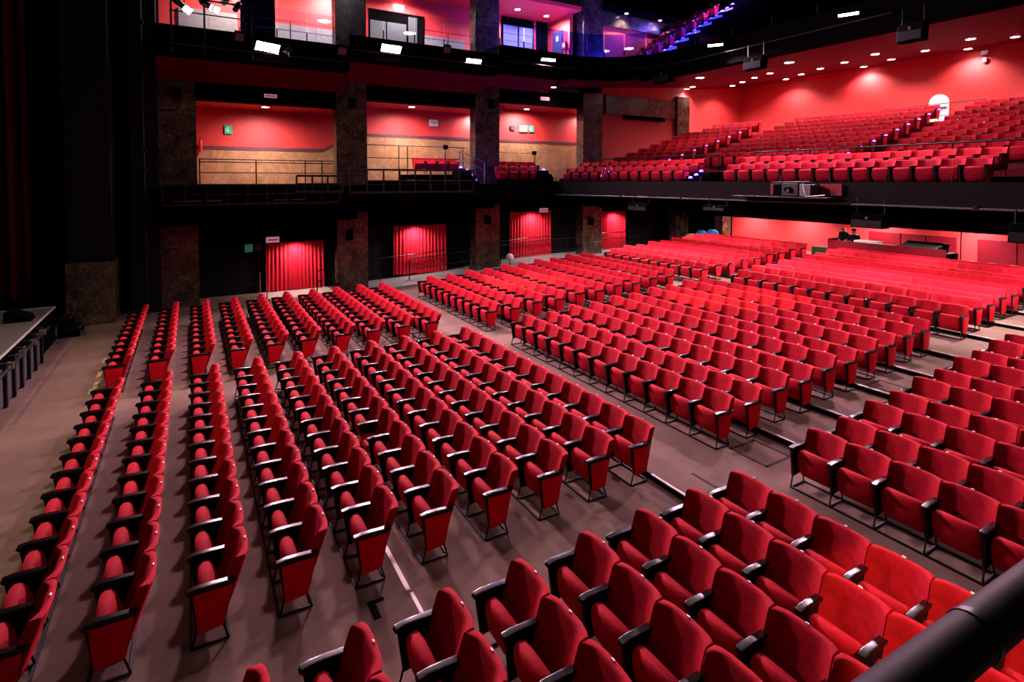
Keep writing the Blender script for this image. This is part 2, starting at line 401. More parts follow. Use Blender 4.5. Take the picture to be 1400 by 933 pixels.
# far wall, ground storey: black wall with columns in front
f = MB(); f.box(-.9, 27, 24.4, 24.6, -.3, 4.2); struct('wall_far', f, M['black_wall'], 'black wall behind the far columns')
f = MB(); f.box(-14, -.9, 23.4, 23.7, -.3, 15.5); struct('wall_far', f, M['black'], 'black wall beside the stage')
COLS = [(-.95,.22),(5.17,6.43),(11.5,12.78),(17.8,19.09),(24.72,25.74)]
CTOP = [8.2, 8.7, 9.1, 9.2, 9.5]
for i, (a, b) in enumerate(COLS):
    o = struct('column_%d' % (i+1), MB().box(a+.02, b-.02, 23.02, 23.58, -.3, CTOP[i]), M['black'], 'dark veined marble column, %s from the stage along the far side' % ORD[i+1])
    n = 7
    for k in range(n):
        z0, z1 = CTOP[i]*k/n, CTOP[i]*(k+1)/n
        part('marble_slab', MB().bbox(a, b, 23.0, 23.6, z0+.004, z1-.004, .008), M['marble'], o)
# ground header beams and mid gallery slabs, stepping up with the bays
BX = [(.22,5.17),(6.43,11.5),(12.78,17.8),(19.09,24.72)]
GH = [2.15, 2.58, 3.03, 2.88]
for i, (a, b) in enumerate(BX):
    struct('trim_%d' % (i+1), MB().box(a, b, 23.05, 24.4, GH[i], 4.1), M['black'], 'black beam over the %s ground bay' % ORD[i+1])
GF = [4.42, 4.55, 4.55]           # gallery floor levels
slabs = [(-.95, 5.8, 3.0, 4.40), (5.8, 12.1, 3.3, 4.42), (12.1, 15.6, 3.45, 4.42)]
for a, b, z0, z1 in slabs:
    struct('floor', MB().box(a, b, 21.45, 26.2, z1-.5, z1).box(a, b, 22.3, 23.04, z0, z1-.5), M['black'], 'black side gallery slab')
# raised gallery decks, back walls, ceilings per bay
HD = [(7.53,8.14),(7.96,8.58),(8.36,8.95)]
YG = [25.6, 25.6, 25.6]
DZ = [5.84, 6.62, 6.62]
def dado(name, x0, x1, z0, pts, parent, matn='wood_dado'):
    pass
for i in range(3):
    a, b = (-.75, 6.6, 13.4, 20.3)[i:i+2]; z0, z1 = HD[i]
    y = YG[i]
    o = struct('wall_gallery_%d' % (i+1), MB().box(a, b, y, y+.2, 4.3, z0+.25), M['paint_red'], 'red textured back wall of the %s side gallery bay' % ORD[i+1])
    # dado panels
    n = 5
    for k in range(n):
        xa, xb = a+(b-a)*k/n, a+(b-a)*(k+1)/n
        if i == 0 and k == n-1:
            part('dado_panel', MB().add([(xa,y-.03,4.3),(xb,y-.03,4.3),(xb,y-.03,DZ[0]+.75),(xa,y-.03,DZ[0]),(xa,y,4.3),(xb,y,4.3),(xb,y,DZ[0]+.75),(xa,y,DZ[0])],[(0,1,2,3),(4,5,6,7),(0,1,5,4),(1,2,6,5),(2,3,7,6),(3,0,4,7)]), M['wood_dado'], o)
            part('dado_band', MB().add([(xa,y-.045,DZ[0]),(xb,y-.045,DZ[0]+.75),(xb,y-.045,DZ[0]+.93),(xa,y-.045,DZ[0]+.14),(xa,y,DZ[0]),(xb,y,DZ[0]+.75),(xb,y,DZ[0]+.93),(xa,y,DZ[0]+.14)],[(0,1,2,3),(4,5,6,7),(0,1,5,4),(1,2,6,5),(2,3,7,6),(3,0,4,7)]), M['dado_band'], o)
        else:
            part('dado_panel', MB().box(xa+.004, xb-.004, y-.03, y, 4.3, DZ[i]), M['wood_dado'], o)
            part('dado_band', MB().box(xa, xb, y-.045, y, DZ[i], DZ[i]+.15), M['dado_band'], o)
    struct('ceiling', MB().box(a, b, 23.55, y+.2, z0+.02, z0+.3), M['paint_red'], 'red ceiling of the %s side gallery bay' % ORD[i+1])
    part_y = MB().box(a, COLS[i][1]-.3, 23.55, y, 4.3, z0+.1) if i == 0 else None
    if part_y: struct('wall_gallery_end', part_y, M['paint_red'], 'red end wall of the first gallery bay')
    xa, xb = BX[i]
    struct('trim_%d' % (i+5), MB().box(xa-.02, xb+.02, 23.06, 23.55, z0, z1+.15), M['black'], 'black header beam over the %s gallery bay' % ORD[i+1])
    struct('floor', MB().box(a, b, 23.05, y, 4.25, GF[i]), M['black'], 'dark deck of the %s side gallery bay' % ORD[i+1])
# fourth bay: red side wall flush with the columns, marble beam above
o = struct('wall_side_balcony', MB().box(19.0, 24.8, 23.25, 23.5, 3.3, 9.5), M['paint_red'], 'red side wall between the far columns of the balcony')
part('marble_beam', MB().bbox(19.4, 24.8, 23.1, 23.26, 8.15, 9.2, .01), M['marble'], o)
part('vent_grille', MB().box(20.6, 23.8, 23.08, 23.12, 7.95, 8.2), M['black'], o)
f = MB(); f.box(25.5, 32.2, 24.2, 24.4, 3.3, 11.5); struct('wall_side_balcony', f, M['paint_red'], 'red side wall at the rear of the balcony')
f = MB(); f.box(32, 32.3, YN, 24.4, 3.3, 11.5); struct('wall_back', f, M['paint_red'], 'red back wall of the balcony')
# upper side balcony: slab steps per bay
UB = [(-.95, 5.32, 8.76, 9.69), (5.32, 11.84, 9.25, 10.13), (11.84, 15.6, 9.42, 10.55)]
for i, (a, b, z0, z1) in enumerate(UB):
    struct('floor', MB().box(a, b, 21.3, 22.0, z0, z1).box(a, b, 22.0, 25.6, z1-.35, z1), M['black'], 'black edge of the upper side balcony, %s step' % ORD[i+1])
    zt = HD[i][1]
    f = MB(); v = [(a,21.9,z0+.12),(b,21.9,z0+.12),(b,23.1,zt),(a,23.1,zt),(a,21.9,z0+.3),(b,21.9,z0+.3),(b,23.1,zt+.3),(a,23.1,zt+.3)]
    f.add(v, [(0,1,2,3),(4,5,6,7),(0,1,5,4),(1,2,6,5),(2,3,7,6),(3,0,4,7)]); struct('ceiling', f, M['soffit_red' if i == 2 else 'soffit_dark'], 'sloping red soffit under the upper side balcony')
    struct('wall_upper', MB().box(a, b, 25.6, 25.8, z1-.3, 13.6), M['paint_red'], 'red back wall of the upper balcony, %s bay' % ORD[i+1])
    struct('ceiling', MB().box(a, b, 22.8, 25.7, 13.3, 13.5), M['paint_red'], 'red ceiling of the upper side balcony')
# upper columns
for i, (a, b) in enumerate(COLS[1:4]):
    o = struct('column_%d' % (i+6), MB().box(a+.02, b-.02, 23.02, 23.58, 9.3, 14.5), M['black'], 'dark marble column of the upper balcony, %s from the stage' % ORD[i+1])
    for k in range(4): part('marble_slab', MB().bbox(a, b, 23.0, 23.6, 9.5+k*1.25+.004, 9.5+(k+1)*1.25-.004, .008), M['marble'], o)
struct('wall_upper_panel', MB().box(1.75, 2.95, 23.2, 23.5, 9.5, 14), M['black'], 'black panel of the upper balcony beside the stage')
# corner return wall with door, upper level
struct('wall_upper_return', MB().box(17.3, 17.5, 23.55, 25.7, 10.3, 13.6), M['paint_red'], 'red return wall of the upper balcony corner')
struct('wall_upper', MB().box(15.6, 17.4, 25.6, 25.8, 10.2, 13.6), M['paint_red'], 'red back wall of the upper balcony corner')
struct('floor', MB().box(15.6, 19, 22.2, 25.7, 10.1, 10.5), M['black'], 'dark floor of the upper balcony corner')
struct('ceiling', MB().box(15.6, 17.5, 22.8, 25.7, 13.3, 13.5), M['paint_red'], 'red ceiling of the upper balcony corner')
o = struct('wall_upper_side', MB().box(19.0, 25.5, 23.25, 23.5, 9.5, 13.2), M['paint_red'], 'red side wall of the upper balcony')
part('marble_beam', MB().bbox(19.2, 26, 23.1, 23.26, 12.9, 13.7, .01), M['marble'], o)

# curved upper balcony front and sloping soffit over the balcony
front = [(15.6,21.3),(16.6,21.2),(17.4,20.9),(18.2,20.35),(18.8,19.5),(19.15,18.5),(19.35,17),(19.4,14),(19.4,9.2),(19.4,YN)]
f = MB(); vs = []
for x, y in front:
    vs += [(x,y,9.42),(x,y,10.55),(x+.5,min(y+.5,23),10.55),(x+.5,min(y+.5,23),9.42)]
fs = [(0,1,2,3), tuple(range(len(vs)-4, len(vs)))]
for k in range(len(front)-1):
    for i in range(4): j = (i+1) % 4; fs.append((4*k+i,4*k+j,4*k+4+j,4*k+4+i))
f.add(vs, fs); struct('trim_20', f, M['black'], 'black curved front of the upper balcony')
def soffit_z(x): return 9.42 + (max(x, 17)-19.4)*(10.72-9.42)/(32-19.4)
f = MB(); poly = [(x+.05,y+.05) for x, y in front[:-1]] + [(19.45,YN),(32.1,YN),(32.1,24.3),(25.5,24.3),(25.5,23.4),(15.6,23.4)]
n = len(poly); vs = [(x,y,soffit_z(x)+.06) for x, y in poly] + [(x,y,soffit_z(x)+.35) for x, y in poly]
fs = [tuple(range(n)), tuple(range(n,2*n))] + [(i,(i+1)%n,n+(i+1)%n,n+i) for i in range(n)]
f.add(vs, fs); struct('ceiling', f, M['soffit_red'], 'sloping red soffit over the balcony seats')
# upper balcony rake (dark) behind the front
for k in range(9):
    x = 19.9 + k*.85; struct('floor', MB().box(x, x+.86, YN, 23.2, max(10.2, soffit_z(x+.86)+.45), 10.55+k*.52), M['black'], 'dark seating step of the upper balcony')

# mid balcony: slab, fascia, rake
def bx0(y): return -(y-9.2)**2/117.0
YS = [23.0 - 2*k for k in range(14)] + [YN]
def strip(name, x0, x1, z0, z1, m, label, kind=True):
    f = MB(); vs = []
    for y in YS:
        d = bx0(y); vs += [(x0+d,y,z0),(x0+d,y,z1),(x1+d,y,z1),(x1+d,y,z0)]
    fs = [(0,1,2,3), tuple(range(len(vs)-4, len(vs)))]
    for k in range(len(YS)-1):
        for i in range(4): j = (i+1) % 4; fs.append((4*k+i,4*k+j,4*k+4+j,4*k+4+i))
    f.add(vs, fs); return struct(name, f, m, label)
def meshmat():
    m = mat('fascia_mesh', (.03,.026,.028), .85, spec=.1); nt = m.node_tree; b = nt.nodes['Principled BSDF']
    tc = nt.nodes.new('ShaderNodeTexCoord'); c = nt.nodes.new('ShaderNodeTexChecker'); c.inputs['Scale'].default_value = 22
    c.inputs[1].default_value = (.002,.0018,.002,1); c.inputs[2].default_value = (.009,.007,.0075,1)
    nt.links.new(tc.outputs['Object'], c.inputs['Vector']); nt.links.new(c.outputs['Color'], b.inputs['Base Color'])
meshmat()
strip('trim_21', 16.5, 16.62, 3.9, 4.54, M['fascia_mesh'], 'black perforated front of the balcony')
strip('floor', 16.6, 17.9, 4.0, 4.38, M['black'], 'dark floor of the front balcony row')
strip('floor', 17.9, 20.4, 3.9, 4.68, M['black'], 'dark floor of the second balcony row and cross aisle')
strip('trim_22', 17.6, 19.6, 3.36, 4.1, M['black'], 'black underside beam of the balcony')
struct('ceiling', MB().box(19.0, 32, YN, 24.4, 3.1, 3.4), M['black'], 'black ceiling under the balcony')
BR = [(17.35,4.38),(18.25,4.68)] + [(20.75+.87*k, 5.02+.257*k) for k in range(9)]
for k in range(2, 11):
    x, z = BR[k]; strip('floor', x-.35, x+.54 if k < 10 else 34.5, 4.0, z, M['dark_red'], 'dark seating step of the balcony')

# ground back wall with booth
o = struct('wall_back', MB().box(27.0, 27.25, YN, 20.9, 0, 3.4), M['paint_red'], 'red back wall of the stalls')
for (ya, yb) in ((13.45,12.15),(12.1,11.2),(11.15,10.1),(9.4,8.2),(8.15,6.9),(6.85,5.6)):
    part('dark_red_panel', MB().bbox(26.93, 27.0, yb, ya, 1.0, 2.25, .015), M['dark_red'], o)
part('cable_trunking', MB().box(26.94,27.0,9.68,9.76,2.95,3.4).box(26.94,27.0,6,9.76,2.88,2.96), M['paper'], o)
part('conduit', MB().tube([(26.96,9.95,1.0),(26.96,9.95,3.3)], .02), M['black'], o)
part('junction_box', MB().bbox(26.92,27.0,9.35,9.5,2.5,2.75,.01), M['paper'], o)
struct('wall_rear_passage', MB().box(26.9, 27.2, 20.9, 24.4, 0, 3.4), M['black'], 'dark passage wall beside the rear columns')
struct('column_10', MB().bbox(26.0, 26.7, 20.75, 21.3, 0, 3.4, .01), M['marble'], 'slim marble pillar before the rear passage')
struct('floor', MB().box(23.9, 27.0, 2, 9.6, .9, 1.35), M['grey_floor'], 'grey platform beside the sound desk')

# ================================================================ STAGE
o = struct('stage_platform', MB().box(-14, -3.42, 3, 20.1, 0, .93), M['black'], 'black stage platform')
part('stage_deck', MB().box(-14, -3.40, 3, 20.12, .93, .955), M['stage_floor'], o)
part('stage_edge_trim', MB().bbox(-3.44,-3.39,3,20.12,.945,.965,.004), M['nosing'], o)
part('stage_side_trim', MB().bbox(-9,-3.40,20.09,20.13,.945,.965,.004), M['nosing'], o)
for k in range(7):
    y = 17.7 - k*.62
    part('front_post', MB().bbox(-3.38,-3.26,y-.05,y+.05,0,.90,.01), M['black_gloss'], o)
    if k < 6: part('front_panel', MB().bbox(-3.36,-3.31,y-.52,y-.09,.05,.80,.01), M['grey_panel'], o)
part('front_pipe', MB().tube([(-3.22,18.2,.80),(-3.22,13.2,.80)], .035, 8), M['black_gloss'], o)
for k in range(5): part('pipe_clamp', MB().bbox(-3.30,-3.17,17.5-k*.95,17.6-k*.95,.74,.88,.02), M['metal'], o)
t = single('stage_monitor', MB().prism([(0,0),(.55,0),(.50,.12),(.12,.30),(0,.26)], -.25, .25, rnd=.02, sc=.95), M['black'], 'black wedge monitor speaker lying on the stage edge', 'speaker', loc=(-4.15,18.6,.955))
t = thing('portable_steps', 'small black portable steps at the far corner of the stage', 'steps', (-3.3,20.5,0))
part('step', MB().bbox(0,.42,-.3,.5,.20,.25,.01), M['black_gloss'], t); part('step', MB().bbox(-.1,.2,-.3,.5,.52,.57,.01), M['black_gloss'], t)
part('step_edge', MB().box(.40,.43,-.3,.5,.245,.262), M['metal'], t); part('step_edge', MB().box(.18,.21,-.3,.5,.565,.582), M['metal'], t)
for y in (-.28,.48): part('step_side', MB().prism([(-.1,0),(.42,0),(.42,.2),(.2,.2),(.2,.52),(-.1,.52)], y-.01, y+.01), M['black'], t)
# proscenium pillars and scaffold pipe
o = struct('column_11', MB().box(-3.35,-2.2,21.6,23.4,0,15.5), M['black_wall'], 'black proscenium pillar')
part('marble_base', MB().bbox(-3.4,-2.15,21.55,23.4,0,2.0,.01), M['marble'], o)
struct('column_12', MB().box(-1.75,-.95,22.6,23.4,0,15.5), M['black_wall'], 'dark pier between proscenium and first column')
t = thing('scaffold_pipe', 'vertical scaffold pipe with clamps beside the proscenium', 'pipe', (-1.35,22.3,0))
part('pipe', MB().tube([(0,0,0),(0,0,15)], .04, 8), M['frame_black'], t)
for z in (1.0,2.05,2.4,5,5.6,7.5,8.9,9.9): part('clamp', MB().bbox(-.09,.09,-.08,.08,z-.06,z+.06,.02), M['frame_black'], t)
for z in (2.2, 7.0): part('cross_pipe', MB().tube([(-.5,0,z),(.9,0,z)], .03, 8), M['frame_black'], t)
def drape(x0, x1, y, z0, z1, n, amp, zj=.02, seed=1, nz=6, flare=0, th=.02):
    rd = random.Random(seed); N = n*6; b = MB(); ph = [rd.uniform(.75,1.25) for _ in range(n+1)]
    def P(i, k, off):
        t = i/N; s = z1 + (z0-z1)*k/nz
        fl = 1 + flare*(k/nz); a = amp*(.7+.5*k/nz)*ph[int(t*n) % n]
        yy = y + math.sin(t*n*2*PI + .6*math.sin(3*t*PI))*a + off
        zz = s + (zj*math.sin(t*23+seed)*(1 if k == nz else 0))
        return ((x0+x1)/2+(t-.5)*(x1-x0)*fl, yy, zz)
    for off in (0, th):
        o = len(b.v); b.v += [P(i,k,off) for k in range(nz+1) for i in range(N+1)]
        for k in range(nz):
            for i in range(N): q0 = o+k*(N+1)+i; b.f.append((q0,q0+1,q0+N+2,q0+N+1)); b.m.append(0)
    L = (nz+1)*(N+1)
    for k in (0, nz):
        for i in range(N): q0 = k*(N+1)+i; b.f.append((q0,q0+1,L+q0+1,L+q0)); b.m.append(0)
    for i in (0, N):
        for k in range(nz): q0 = k*(N+1)+i; b.f.append((q0,q0+N+1,L+q0+N+1,L+q0)); b.m.append(0)
    return b
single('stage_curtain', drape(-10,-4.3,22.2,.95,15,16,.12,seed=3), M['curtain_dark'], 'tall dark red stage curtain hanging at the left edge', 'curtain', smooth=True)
single('stage_leg_curtain', drape(-4.2,-3.5,22.9,.0,15,3,.08,seed=5), M['cloth_black'], 'narrow black side curtain between stage and proscenium pillar', 'curtain', smooth=True)
for (x0,x1,z0,z1,sd,lab) in [(2.6,4.85,.05,2.7,11,'red curtain over the exit nearest the stage, beside brass posts'),(7.95,10.5,.26,3.2,12,'red curtain behind the ramp start, between second and third columns'),
        (14.05,16.55,.60,3.4,13,'red curtain above the ramp, between third and fourth columns'),(19.95,21.8,.68,3.2,14,'narrow red curtain behind the rear far-side seats')]:
    single('exit_curtain', drape(x0,x1,24.16,z0,z1,15,.028,seed=sd,flare=.03), M['curtain'], lab, 'curtain', 'red exit curtains on the far wall', smooth=True)

# ================================================================ LIGHTING EQUIPMENT
def aim(o, target): o.rotation_euler = (Vector(target) - Vector(o.location)).to_track_quat('-Z', 'Y').to_euler()
def led_panel(pos, target, label, wd, hg, matn, power):
    t = thing('led_floodlight', label, 'stage light', pos, 0, 'lit led panels on the upper balcony front'); aim(t, target)
    part('housing', MB().bbox(-wd/2,wd/2,-hg/2,hg/2,.02,.14,.015), M['black'], t)
    part('lens', MB().bbox(-wd/2+.02,wd/2-.02,-hg/2+.02,hg/2-.02,.0,.022,.004), M[matn], t)
    part('yoke', MB().tube([(-wd/2-.03,0,.06),(-wd/2-.03,0,.30),(wd/2+.03,0,.30),(wd/2+.03,0,.06)], .012, 5), M['frame_black'], t)
    l = bpy.data.lights.new('led_light', 'AREA'); l.shape = 'RECTANGLE'; l.size = wd; l.size_y = hg; l.color = (1,.58,.74); l.energy = power; l.spread = math.radians(130)
    lo = bpy.data.objects.new('led_light', l); COL.objects.link(lo); lo.parent = t; lo.location.z = -.02
    return t
LP = [((366,65),20.95,(7,9,0),'large glowing pink led panel nearest the stage',.85,.34,'led',LED_W*.78),
      ((535,67),20.95,(7.5,8,0),'large glowing pink led panel above the second gallery bay',.80,.32,'led',LED_W*.78),
      ((648,83),21.15,(10,7,0),'slim white led bar left of the third upper column foot',.72,.16,'led_small',LED_W*.22),
      ((750,82),21.15,(12,7,0),'slim white led bar under the blue-lit corner glass',.72,.16,'led_small',LED_W*.22)]
for (u, v), y, tg, lab, wd, hg, mn, pw in LP: led_panel(onY(u, v, y), tg, lab, wd, hg, mn, pw)
for (u, v), tg, lab in [((978,62),(11,10,0),'slim led bar on the curved balcony front, left one'), ((1160,20),(11,7,0),'slim led bar on the curved balcony front, right one')]:
    led_panel(onX(u, v, 18.95), tg, lab, .62, .13, 'led_small', LED_W*.6)
def spotlight(pos, target, label, lit, col=(1,.8,.6), power=0, ang=.35, doors=False, ln=.42):
    t = thing('spotlight', label, 'stage light', pos, 0, 'spotlights rigged around the hall'); aim(t, target)
    part('barrel', MB().lathe([(.05,.46),(.095,.42),(.11,.30),(.10,.16),(.085,.14),(.085,-.02),(.095,-.03),(.09,-.04)], n=12), M['black_gloss'], t, True)
    part('lens', MB().lathe([(.080,-.005),(.082,-.02),(.05,-.035),(.001,-.04)], n=12), M['spot_lit' if lit else 'black_gloss'], t, True)
    part('yoke', MB().tube([(-.13,0,.18),(-.13,.26,.20),(.13,.26,.20),(.13,0,.18)], .012, 5), M['frame_black'], t)
    if doors:
        for s in (-1, 1): part('barn_door', MB().add([(s*.09,-.08,-.03),(s*.09,.08,-.03),(s*.17,.11,-.17),(s*.17,-.11,-.17),(s*.10,-.08,-.03),(s*.10,.08,-.03),(s*.18,.11,-.17),(s*.18,-.11,-.17)],[(0,1,2,3),(4,5,6,7),(0,1,5,4),(1,2,6,5),(2,3,7,6),(3,0,4,7)]), M['spot_lit' if lit else 'black'], t)  # doors of lit spots glow: lamp spill put into their material
    if power:
        l = bpy.data.lights.new('spot_light', 'SPOT'); l.energy = power; l.color = col; l.spot_size = ang; l.spot_blend = .35; l.shadow_soft_size = .06
        lo = bpy.data.objects.new('spot_light', l); COL.objects.link(lo); lo.parent = t; lo.location.z = -.20
    return t
spotlight(onY(252,10,21.1), (10.4,17.2,.9), 'lit white spotlight at the far left end of the upper rail', True, (1,.62,.22), 26000, .17, True)
spotlight(onY(289,10,21.1), (13.8,10.6,1.2), 'lit white spotlight, second along the upper rail', True, (1,.62,.22), 26000, .13, True)
spotlight(onY(306,4,21.3), (-4,10,1), 'unlit black spotlight behind the lit pair on the upper rail', False)
spotlight(onY(322,13,21.1), (-3,12,1), 'unlit black profile spotlight pointing left on the upper rail', False)
spotlight(onY(391,73,21.1), (-3,11,1), 'dark spotlight with a bright lens edge beside the large pink panel', False, doors=True)
spotlight((2.6,-3.2,9.2), (5.5,1.7,.6), 'spotlight on the near side bar', True, (1,.60,.26), 6500, .26)
spotlight((-6.5,9,10.5), (-3.2,12.5,0), 'warm spotlight on the stage bridge', True, (1,.72,.36), 2300, 1.0)
spotlight((-6.5,16,10.5), (-3.0,17.0,0), 'second warm spotlight on the stage bridge', True, (1,.72,.36), 1100, .9)
def flood(pos, target, label):
    t = thing('flood_light', label, 'stage light', pos, 0, 'unlit flood lights on the upper balcony front'); aim(t, target)
    part('housing', MB().prism([(-.16,.16),(.16,.16),(.10,.34),(-.10,.34)], -.15, .15, mi=0).bbox(-.17,.17,-.16,.16,.10,.17,.01), M['black'], t)
    part('reflector', MB().bbox(-.145,.145,-.135,.135,.085,.10,.004), M['grey_panel'], t)
    part('bracket', MB().tube([(0,.16,.2),(0,.32,.2)], .015, 5), M['frame_black'], t)
for p, lab in [((329,52),'unlit flood light left of the large pink panel'), ((469,71),'unlit flood light below the second upper column'), ((612,69),'unlit flood light right of the second pink panel')]:
    flood(onY(*p,21.1), (6,8,2), lab)
for (a, b, z, lab) in [(-.6,5.3,9.05,'black lighting bar on the first step of the upper balcony'), (5.4,11.8,9.55,'black lighting bar on the second step of the upper balcony'), (11.9,15.6,9.85,'black lighting bar on the third step of the upper balcony')]:
    t = thing('lighting_bar', lab, 'bar', (a,21.18,z)); part('pipe', MB().tube([(0,0,0),(b-a,0,0)], .028, 8), M['frame_black'], t)
    for k in range(5): x = (b-a)*(k+.5)/5; part('bracket', MB().tube([(x,.12,.1),(x,0,0),(x+.15,0,-.12)], .016, 5), M['frame_black'], t)
t = thing('lighting_bar', 'black lighting bar along the curved upper balcony front', 'bar'); part('pipe', MB().tube([(x-.12,y-.12,9.9) for x, y in front[:9]], .03, 8), M['frame_black'], t)
for k in range(1, 9): x, y = front[k]; part('bracket', MB().tube([(x,y,10.0),(x-.12,y-.12,9.9)], .016, 5), M['frame_black'], t)
# rail end post with light stand at the far left of the upper balcony
t = thing('corner_rail', 'black guard rail holding the lit spotlights beside the stage', 'railing', (0,21.25,9.69))
part('top_rail', MB().tube([(-.5,0,.92),(2.0,0,.92)], .035, 8), M['frame_black'], t); part('lower_rail', MB().tube([(-.5,0,.45),(2.0,0,.45)], .02, 8), M['frame_black'], t)
for x in (-.45,.5,1.95): part('post', MB().tube([(x,0,-.9),(x,0,.95)], .035, 8), M['frame_black'], t)

DLM = {}
def downlight(pos, label, group, matn='lamp_white', r=.09, power=0, col=(1,.80,.78), ang=2.4, nrm=(0,0,-1), blend=.8):
    t = thing('downlight', label, 'downlight', pos, 0, group)
    k = (matn, r)
    if k not in DLM:
        DLM[k] = (MB().lathe([(r*1.25,.01),(r*1.25,-.02),(r*1.05,-.025),(r*1.0,-.005)], n=16).mesh('trim_ring', M['black' if matn == 'lamp_dim' else 'paper'], True), MB().lathe([(r,.005),(r,-.012),(r*.6,-.022),(.001,-.024)], n=16).mesh('bulb', M[matn], True))
    link('trim_ring', DLM[k][0], t); link('bulb', DLM[k][1], t)
    if power:
        l = bpy.data.lights.new('down_light', 'SPOT'); l.energy = power; l.color = col; l.spot_size = ang; l.spot_blend = blend; l.shadow_soft_size = .08
        lo = bpy.data.objects.new('down_light', l); COL.objects.link(lo); lo.parent = t; lo.location.z = -.06
    return t
# gallery ceiling lamps
for (u, v), y, z, lab in [((363,146),24.6,HD[0][0],'ceiling downlight in the first side gallery bay'), ((563,146),24.6,HD[1][0],'ceiling downlight in the second side gallery bay, left one'), ((642,158),25.2,HD[1][0],'ceiling downlight at the right end of the second gallery bay'),
        ((720,149),24.6,HD[2][0],'ceiling downlight in the third side gallery bay, left one'), ((783,160),25.2,HD[2][0],'ceiling downlight at the right end of the third gallery bay')]:
    p = onZ(u, v, z); downlight((p.x, min(p.y, 25.2), z), lab, 'gallery downlights', r=.14, power=DOWN_W*(11 if 'left' in lab or 'first' in lab else 5), ang=3.05, blend=1)
# soffit lamps over the balcony
big = [(867,123),(957,106),(1079,85),(1254,49)]
small = [(939,121.5),(947,118.5),(1001.6,117),(1015,112),(1031.6,106),(1052.6,100),(1074.5,108),(1095.5,101.4),(1121.6,93.6),(1154.6,85),(1181,91),(1196.6,73.8),(1218.5,81),(1265,69),(1323.5,66.6),(1327,53),(1388,50)]
def on_soffit(u, v):
    d = ray(u, v); k = (10.72-9.42)/(32-19.4); t = (9.42+.06 - 19.4*k - H)/(d.z - d.x*k); return EYE + d*t
for i, (u, v) in enumerate(big):
    p = on_soffit(u, v); downlight((p.x,p.y,p.z), 'large bright soffit downlight over the balcony, %s from the left' % ORD[i+1], 'large soffit downlights', r=.19, power=DOWN_W*6)
for i, (u, v) in enumerate(sorted(small)):
    p = on_soffit(u, v); downlight((p.x,p.y,p.z), 'small soffit downlight over the balcony, %s from the left' % ORD[i+1], 'small soffit downlights', r=.15, power=DOWN_W*7)
p = onY(757,119,22.5); downlight((p.x,p.y,p.z), 'bright downlight in the soffit above the third gallery bay', 'large soffit downlights', r=.12, power=DOWN_W)
# lamps under the mid gallery and balcony edge
for i, ((u, v), lab) in enumerate([((413,298),'dim cylinder lamp under the gallery over the first ground bay'),((530,280),'dim cylinder lamp under the gallery over the second ground bay'),((666,277),'dim cylinder lamp before the third column'),((785,272),'dim cylinder lamp under the gallery by the fourth column')]):
    p = onY(u, v, 22.6); t = thing('cylinder_lamp', lab, 'lamp', p, 0, 'dim cylinder lamps under the gallery'); part('shade', MB().lathe([(.05,.35),(.11,.34),(.12,.0),(.11,.005)], n=12), M['black'], t, True); part('bulb', MB().lathe([(.105,.01),(.10,.0),(.001,-.01)], n=12), M['lamp_dim'], t)
for i, ((u, v), lab) in enumerate([((911,277),'round saucer lamp under the balcony by the fifth column'),((1071,289),'round saucer lamp under the balcony before the red wall'),((1302,303),'round saucer lamp under the balcony above the sound desk')]):
    p = onX(u, v, 18.5); t = thing('saucer_lamp', lab, 'lamp', p, 0, 'saucer lamps under the balcony'); part('shade', MB().lathe([(.04,.08),(.20,.05),(.27,.02),(.26,.0)], n=16), M['black'], t, True); part('bulb', MB().lathe([(.25,.01),(.20,-.005),(.001,-.01)], n=16), M['lamp_dim'], t)
# ceiling lamps under the balcony that light the rear stalls
for i, y in enumerate((19.5,16.5,13,9.5,6,2.5)):
    for j, x in enumerate((18.3, 22.0, 26.0)):
        downlight((x + (bx0(y) if j == 0 else 0), y, 3.355 if j == 0 else 3.09), 'flush ceiling lamp under the balcony, %s from the far side, %s line' % (ORD[i+1], ('front','middle','rear')[j]), 'flush lamps under the balcony', r=.12, power=DOWN_W*(13,5,7)[j], col=(1,.68,.70), ang=2.9)
# ground bay wall washers
for i, (x, z) in enumerate([(3.7,2.6),(8.9,3.05),(15.3,3.4),(20.8,3.3)]):
    downlight((x,23.75,GH[i]-.005), 'wall washer lamp over the %s exit curtain' % ORD[i+1], 'wall washer lamps over the curtains', r=.06, power=DOWN_W*3, ang=2.7, col=(1,.72,.70))
# added fill lamps in the ceiling, out of view, for dim ambient light
for i, (x, y) in enumerate([(1,4),(1,13),(8,4),(8,13),(14,4),(14,13)]):
    t = thing('fill_light', 'added round fill lamp in the ceiling, %s of six' % ORD[i+1], 'fill light', (x,y,15.44), 0, 'added ceiling fill lamps')
    part('housing', MB().lathe([(.5,.05),(.55,-.1),(.5,-.12)], n=20), M['black'], t, True); part('diffuser', MB().lathe([(.48,-.10),(.46,-.125),(.001,-.13)], n=20), M['lamp_white'], t)
    l = bpy.data.lights.new('fill_lamp', 'AREA'); l.shape = 'DISK'; l.size = .9; l.color = (1,.74,.74); l.energy = FILL_W
    lo = bpy.data.objects.new('fill_lamp', l); COL.objects.link(lo); lo.parent = t; lo.location.z = -.16

